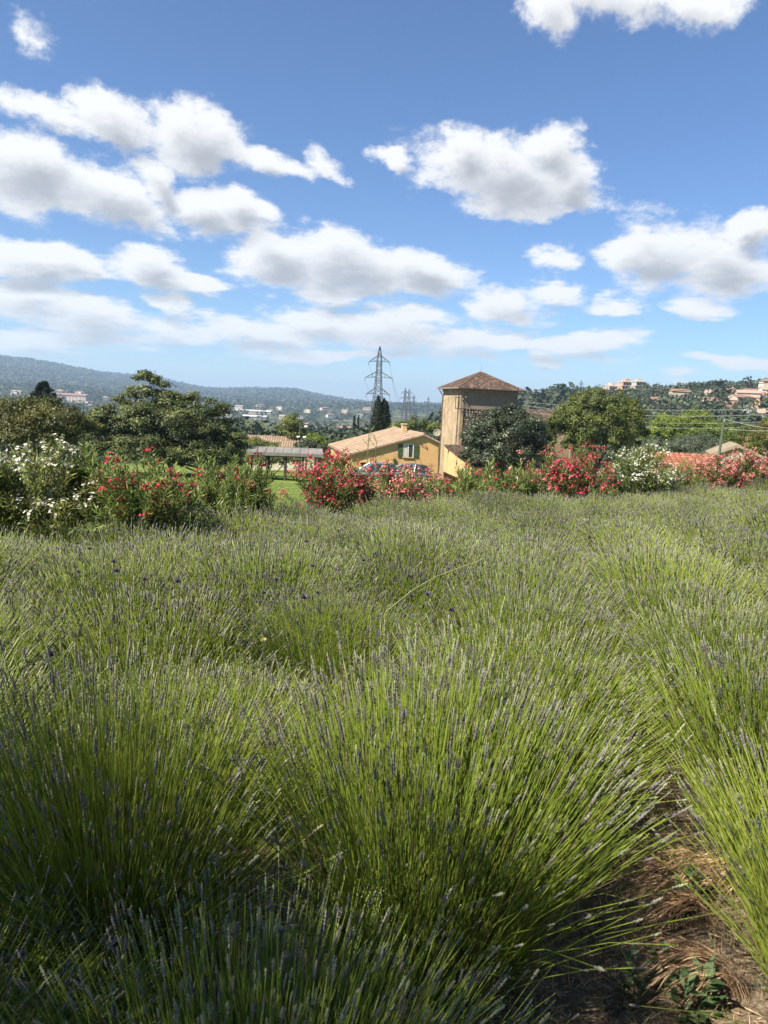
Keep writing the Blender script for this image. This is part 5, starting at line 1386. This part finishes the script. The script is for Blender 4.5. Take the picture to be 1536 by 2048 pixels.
hh = [(1396,801,'pale villa with pink roof left of the palm trees',14,5,M_PINKR,M_ROOFP,'gable'),
      (1420,820,'pink two-storey villa with flat terrace below the palm trees',17,7,M_PINKR,M_ROOFT,'gable'),
      (1461,833,'long low terracotta house in the middle of the hillside',25,5,M_SALMON,M_ROOFT,'gable'),
      (1462,816,'small orange house among olive trees on the hillside',8,6,M_SALMON,M_ROOFP,'hip'),
      (1482,803,'low brown roofed villa near the top right',20,4,M_BEIGER,M_ROOFT,'gable'),
      (1512,806,'pink villa below the tall cream house',15,6,M_PINKR,M_ROOFT,'gable'),
      (1530,799,'white house under the tall cream one at the right edge',12,8,M_WHITER,M_ROOFP,'gable'),
      (1529,787,'tall cream house on the ridge at the right edge',11,11,M_CREAM,M_ROOFT,'hip'),
      (1524,818,'sand-yellow house among trees near the right edge',12,6,M_YELR,M_ROOFT,'gable'),
      (1500,790,'brown flat roofed house left of the tall cream one',14,5,M_BEIGER,M_ROOFT,'flat'),
      (1416,795,'white house just left of the palm trees',8,4,M_WHITER,M_ROOFP,'gable'),
      (1438,793,'low house behind the palm trees on the ridge',10,4,M_CREAM,M_ROOFP,'gable'),
      (1460,791,'small white villa right of the palm trees on the ridge',10,4,M_WHITER,M_ROOFT,'gable'),
      (1526,846,'grey stone house with white end wall near the right edge',15,6,M_GREYB,M_ROOFP,'gable'),
      (1470,840,'small white house half hidden under the terracotta one',9,3,M_WHITER,M_ROOFG,'flat'),
      (1045,806,'far pale house right of the tower roof',10,4,M_BEIGER,M_ROOFT,'gable'),
      (1130,808,'white-roofed house between tower and round tree',16,4,M_WHITER,M_ROOFW,'gable'),
      (1085,805,'brown house on the distant ridge right of the tower',14,5,M_BEIGER,M_ROOFT,'gable')]
for (x, y, lab, w, h, wl, rf2, kd) in hh:
    simple_house('hillside_house', lab, ground_hit(x, y, 60), rf_.uniform(-.25, .35), w*.54, max(5, w*.3), h*.66, wl, rf2, kd, 1.6, wins(max(2, int(w/4)), w*.54, h*.25, 1.2, 1.4), group='houses on the wooded hillside', chim=(kd == 'gable'))
for i in range(6):
    x = rf_.uniform(1290, 1536); y = rf_.uniform(797, 845); w = rf_.uniform(8, 13)
    simple_house('hillside_house', 'small house half hidden by the hillside trees', ground_hit(x, y, 60), rf_.uniform(-.3, .4), w, w*.7, rf_.uniform(4, 6), rf_.choice([M_WHITER, M_BEIGER, M_PINKR]), rf_.choice([M_ROOFT, M_ROOFP]), 'gable', 1.4, wins(2, w, 2.2, 1.2, 1.3), group='half hidden hillside houses')

# ------------------------------------------------------------------ woods
def blob_tree(rng, quads, r=1.0, zs=.85):
    d = randdir(rng, quads); d[:, 2] = np.where(d[:, 2] < -.4, -d[:, 2], d[:, 2])
    lump = 1 + .22 * np.sin(d[:, 0] * 5 + rng.uniform(0, 6)) * np.sin(d[:, 1] * 5 + rng.uniform(0, 6)) + rng.normal(size=quads) * .10
    P = d * lump[:, None] * [1, 1, zs] * r; P[:, 2] += zs
    nn = unit(d + rng.normal(size=(quads, 3)) * .45 + [0, 0, .2]); D = unit(np.cross(nn, randdir(rng, quads))); S = np.cross(nn, D)
    s = r * (2.6 / math.sqrt(quads)) * rng.uniform(.7, 1.4, quads)
    V, Q = leaves(P - D * s[:, None] * .5, D, S, s, s * .9, .1)
    return V, Q, np.repeat(np.clip(rng.normal(.5, .25, quads), 0, 1), 4)

def woods(name, label, pts, size, quads, mat, seed, nvar=12, tall=(.8, 1.4)):
    rng = np.random.default_rng(seed)
    var = [blob_tree(rng, quads) for _ in range(nvar)]
    pts = np.asarray(pts); n = len(pts); wv = rng.integers(0, nvar, n)
    Vs, Qs, Ts, b = [], [], [], 0
    for k in range(nvar):
        p = pts[wv == k]; m = len(p)
        if not m: continue
        V, Q, t = var[k]; a_ = rng.uniform(0, 2*PI, m); s = size * rng.uniform(.6, 1.25, m); hz = s * rng.uniform(*tall, m)
        c, sn = np.cos(a_)[:, None], np.sin(a_)[:, None]
        X = (V[None, :, 0] * c - V[None, :, 1] * sn) * s[:, None] + p[:, 0:1]; Y = (V[None, :, 0] * sn + V[None, :, 1] * c) * s[:, None] + p[:, 1:2]
        Z = V[None, :, 2] * hz[:, None] + p[:, 2:3] - .1 * s[:, None]
        Vs.append(np.stack([X, Y, Z], -1).reshape(-1, 3)); Qs.append((Q[None] + (np.arange(m) * len(V))[:, None, None]).reshape(-1, 4) + b)
        Ts.append(np.clip(np.tile(t, m) * .6 + np.repeat(rng.random(m), len(V)) * .4, 0, 1)); b += m * len(V)
    o = link(name, make_mesh(name, np.concatenate(Vs), np.concatenate(Qs), np.concatenate(Ts)), mat, kind='stuff')
    o['label'] = label; o['category'] = 'woods'
    return o

def scatter(seed, n, a0, a1, r0, r1, thin=None, patch=120, power=1.0):
    rng = np.random.default_rng(seed); a = rng.uniform(a0, a1, n); r = r0 * (r1 / r0) ** (rng.random(n) ** power)
    x = np.sin(a) * r; y = np.cos(a) * r
    if thin is not None:
        k = vnoise(x, y, patch) + .5 * vnoise(x, y, patch / 3) > thin; x, y = x[k], y[k]
    return np.stack([x, y, T(x, y)], 1)

# keep clear of the houses built above
HOUSES = np.array([[o.location.x, o.location.y, max(5.0, min(24.0, o.location.length * .012))] for o in COL.objects if o.type == 'EMPTY' and o.get('category') in ('house', 'apartment block', 'building', 'warehouse', 'shed', 'hut') and o.location.length > 95])
def clear(P, k=1.0):
    d = np.hypot(P[:, None, 0] - HOUSES[None, :, 0], P[:, None, 1] - HOUSES[None, :, 1])
    # nothing standing just in front of a house either
    f = (P[:, None, :2] * HOUSES[None, :, :2]).sum(-1) / (np.hypot(HOUSES[:, 0], HOUSES[:, 1])[None] ** 2)
    lat = np.abs(P[:, None, 0] * HOUSES[None, :, 1] - P[:, None, 1] * HOUSES[None, :, 0]) / np.hypot(HOUSES[:, 0], HOUSES[:, 1])[None]
    front = (f < 1) & (f > .93) & (lat < HOUSES[None, :, 2] * .6)
    return P[~((d < HOUSES[None, :, 2] * k * .7) | front).any(1)]

G_WOOD = leafmat('wooded hillside foliage', [(.016,.026,.012), (.036,.052,.022), (.085,.10,.045)], .12, .7, patch=(.03, .8))
G_WOODS2 = leafmat('silvery hillside olives', [(.035,.046,.028), (.065,.080,.050), (.11,.125,.085)], .1, .7)
G_FARW = leafmat('far wood foliage', [(.016,.026,.012), (.036,.050,.022), (.085,.095,.05)], .05, .8, patch=(.006, 1.0))
rt = np.random.default_rng(91)
# individual trees nearest on the right hillside and in the valley
def proto_tree(seed, quads, mat):
    rng = np.random.default_rng(seed); V, Q, t = blob_tree(rng, quads, 1.0, 1.0)
    Vt, Qt = tubes(np.array([[[0, 0, -.3], [0, 0, .3], [0, 0, .8]]]), np.array([[.09, .07, .04]]), 6)
    cm = make_mesh('crown', V, Q, t); cm.materials.append(mat); tm = make_mesh('trunk', Vt, Qt); tm.materials.append(M_BARK)
    return cm, tm
def single_trees(P, sizes, protos, name, label, group):
    for p, s in zip(P, sizes):
        cm, tm = protos[rt.integers(0, len(protos))]
        o = thing(name, label, 'tree', (p[0], p[1], p[2] + .1 * s), float(rt.uniform(0, 6.28)), group); o.scale = (s, s, s * float(rt.uniform(.8, 1.15)))
        c = bpy.data.objects.new('crown', cm); COL.objects.link(c); c.parent = o; c['kind'] = 'stuff'
        c = bpy.data.objects.new('trunk', tm); COL.objects.link(c); c.parent = o
PR = [proto_tree(900 + i, 420, G_WOOD) for i in range(4)]; PS = [proto_tree(910 + i, 420, G_WOODS2) for i in range(3)]
P = clear(scatter(92, 170, .10, .56, 150, 430)); single_trees(P, rt.uniform(2.6, 5.0, len(P)), PR, 'hillside_tree', 'rounded dark green tree on the wooded hillside right of the tower', 'trees on the right hillside')
P = clear(scatter(93, 70, .22, .56, 160, 420)); single_trees(P, rt.uniform(2.0, 3.2, len(P)), PS, 'hillside_olive_tree', 'rounded silver-green olive tree on the right hillside', 'olive trees on the right hillside')
P = clear(scatter(94, 60, -.30, .10, 170, 480)); P = P[np.hypot(P[:, 0], P[:, 1]) > 160]
single_trees(P, rt.uniform(2.2, 4.2, len(P)), PR, 'valley_tree', 'rounded dark tree in the near valley between the broad tree and the tower', 'trees in the near valley')
# the mass of far woods
woods('hillside_woods', 'dense dark woods covering the right hillside', clear(scatter(95, 3600, .03, .62, 230, 900)), 3.6, 46, G_WOOD, 95)
woods('hillside_olive_grove', 'silvery olive groves spread over the right hillside', clear(scatter(96, 900, .20, .62, 260, 800, 0.0, 80)), 2.6, 40, G_WOODS2, 96)
woods('valley_woods', 'scattered woods filling the valley floor', clear(scatter(97, 10000, -.62, .25, 300, 2600, -.55, 140)), 5.0, 16, G_WOOD, 97)
woods('far_hill_woods', 'blue-hazed woods covering the distant hills', scatter(98, 15000, -.66, .30, 2000, 4700, None, power=.6), 9.0, 9, G_FARW, 98, tall=(.6, 1.1))
woods('left_slope_woods', 'wooded slope rising to the left of the small conifer', clear(scatter(99, 1500, -.62, -.26, 700, 2000)), 7.0, 26, G_WOOD, 99)
woods('near_slope_thicket', 'thicket of bushes on the slope below the broad tree', clear(scatter(100, 520, -.60, -.02, 105, 330)), 2.6, 90, G_WOOD, 100)
# palms and ridge cypresses
M_PALM = leafmat('palm frond', [(.02,.032,.015), (.04,.055,.025), (.07,.085,.04)], .1, .7)
def palm(px, py_base, h, label, seed):
    g = ground_hit(px, py_base, 60); rng = np.random.default_rng(seed)
    o = thing('palm_tree', label, 'palm', g, 0, 'palms on the ridge')
    MB().bar((0, 0, 0), (.2, 0, h), .3, 7, .2).build('trunk', M_BARK, o)
    n = 70; a_ = rng.uniform(0, 2*PI, n); e = rng.uniform(-.5, 1.2, n)
    D = np.stack([np.cos(a_), np.sin(a_), e], 1)
    V, Q = leaves(np.tile([[.2, 0, h]], (n, 1)), D, np.cross(D, [[0, 0, 1.]]), np.full(n, 2.4), np.full(n, .6), .12)
    link('fronds', make_mesh('fronds', V, Q, np.repeat(rng.random(n), 4)), M_PALM, o, kind='stuff')
palm(1431, 796, 8.5, 'left palm of the cluster on the right ridge', 1); palm(1435, 796, 7, 'middle palm of the cluster on the right ridge', 2); palm(1439, 796, 9, 'right palm of the cluster on the right ridge', 3)
def ridge_cypress(px, py_base, h, label, seed, r=1.3):
    g = ground_hit(px, py_base, 60); rng = np.random.default_rng(seed); n = 260
    o = thing('ridge_cypress', label, 'cypress', g, 0, 'cypresses on the ridge')
    u = rng.random(n); a_ = rng.uniform(0, 2*PI, n); pr = r * np.clip(np.sin(np.clip(u*.9+.1, 0, 1)*PI)**.7, .06, 1)
    P = np.stack([np.cos(a_)*pr, np.sin(a_)*pr, u*h], 1); D = np.stack([np.cos(a_)*.3, np.sin(a_)*.3, np.ones(n)], 1)
    V, Q = leaves(P, D, np.stack([-np.sin(a_), np.cos(a_), 0*a_], 1), np.full(n, 1.4), np.full(n, .8), .1)
    link('crown', make_mesh('crown', V, Q, np.repeat(rng.random(n), 4)), G_CYP, o, kind='stuff'); MB().bar((0,0,0),(0,0,h*.8),.2,6,.05).build('trunk', M_BARK, o)
for i, (x, y, h, lab) in enumerate([(1327,786,9,'tallest ridge cypress right of the apartment blocks'),(1321,786,6,'shorter cypress beside the tallest one on the ridge'),(1445,796,7,'cypress right of the palm cluster'),
        (1491,788,7,'lone cypress on the ridge left of the tall cream house'),(1046,804,8,'left cypress of the pair right of the tower roof'),(1052,804,8.5,'right cypress of the pair right of the tower roof')]):
    ridge_cypress(x, y, h, lab, 700 + i)

# ------------------------------------------------------------------ haze over the valley
hz = MB().box(-9700, 9700, -9700, 9700, -120, 205).mesh('haze')
m, t, o_ = new_mat('haze air')
pv = N(t, 'ShaderNodeVolumePrincipled'); pv.inputs['Color'].default_value = (.55, .75, 1.0, 1); pv.inputs['Density'].default_value = 1.8e-4; pv.inputs['Anisotropy'].default_value = 0.2
L(t, pv.outputs[0], o_.inputs['Volume'])
ho = link('haze', hz, m, kind='stuff'); ho['label'] = 'thin blue haze in the valley air'; ho['category'] = 'haze'
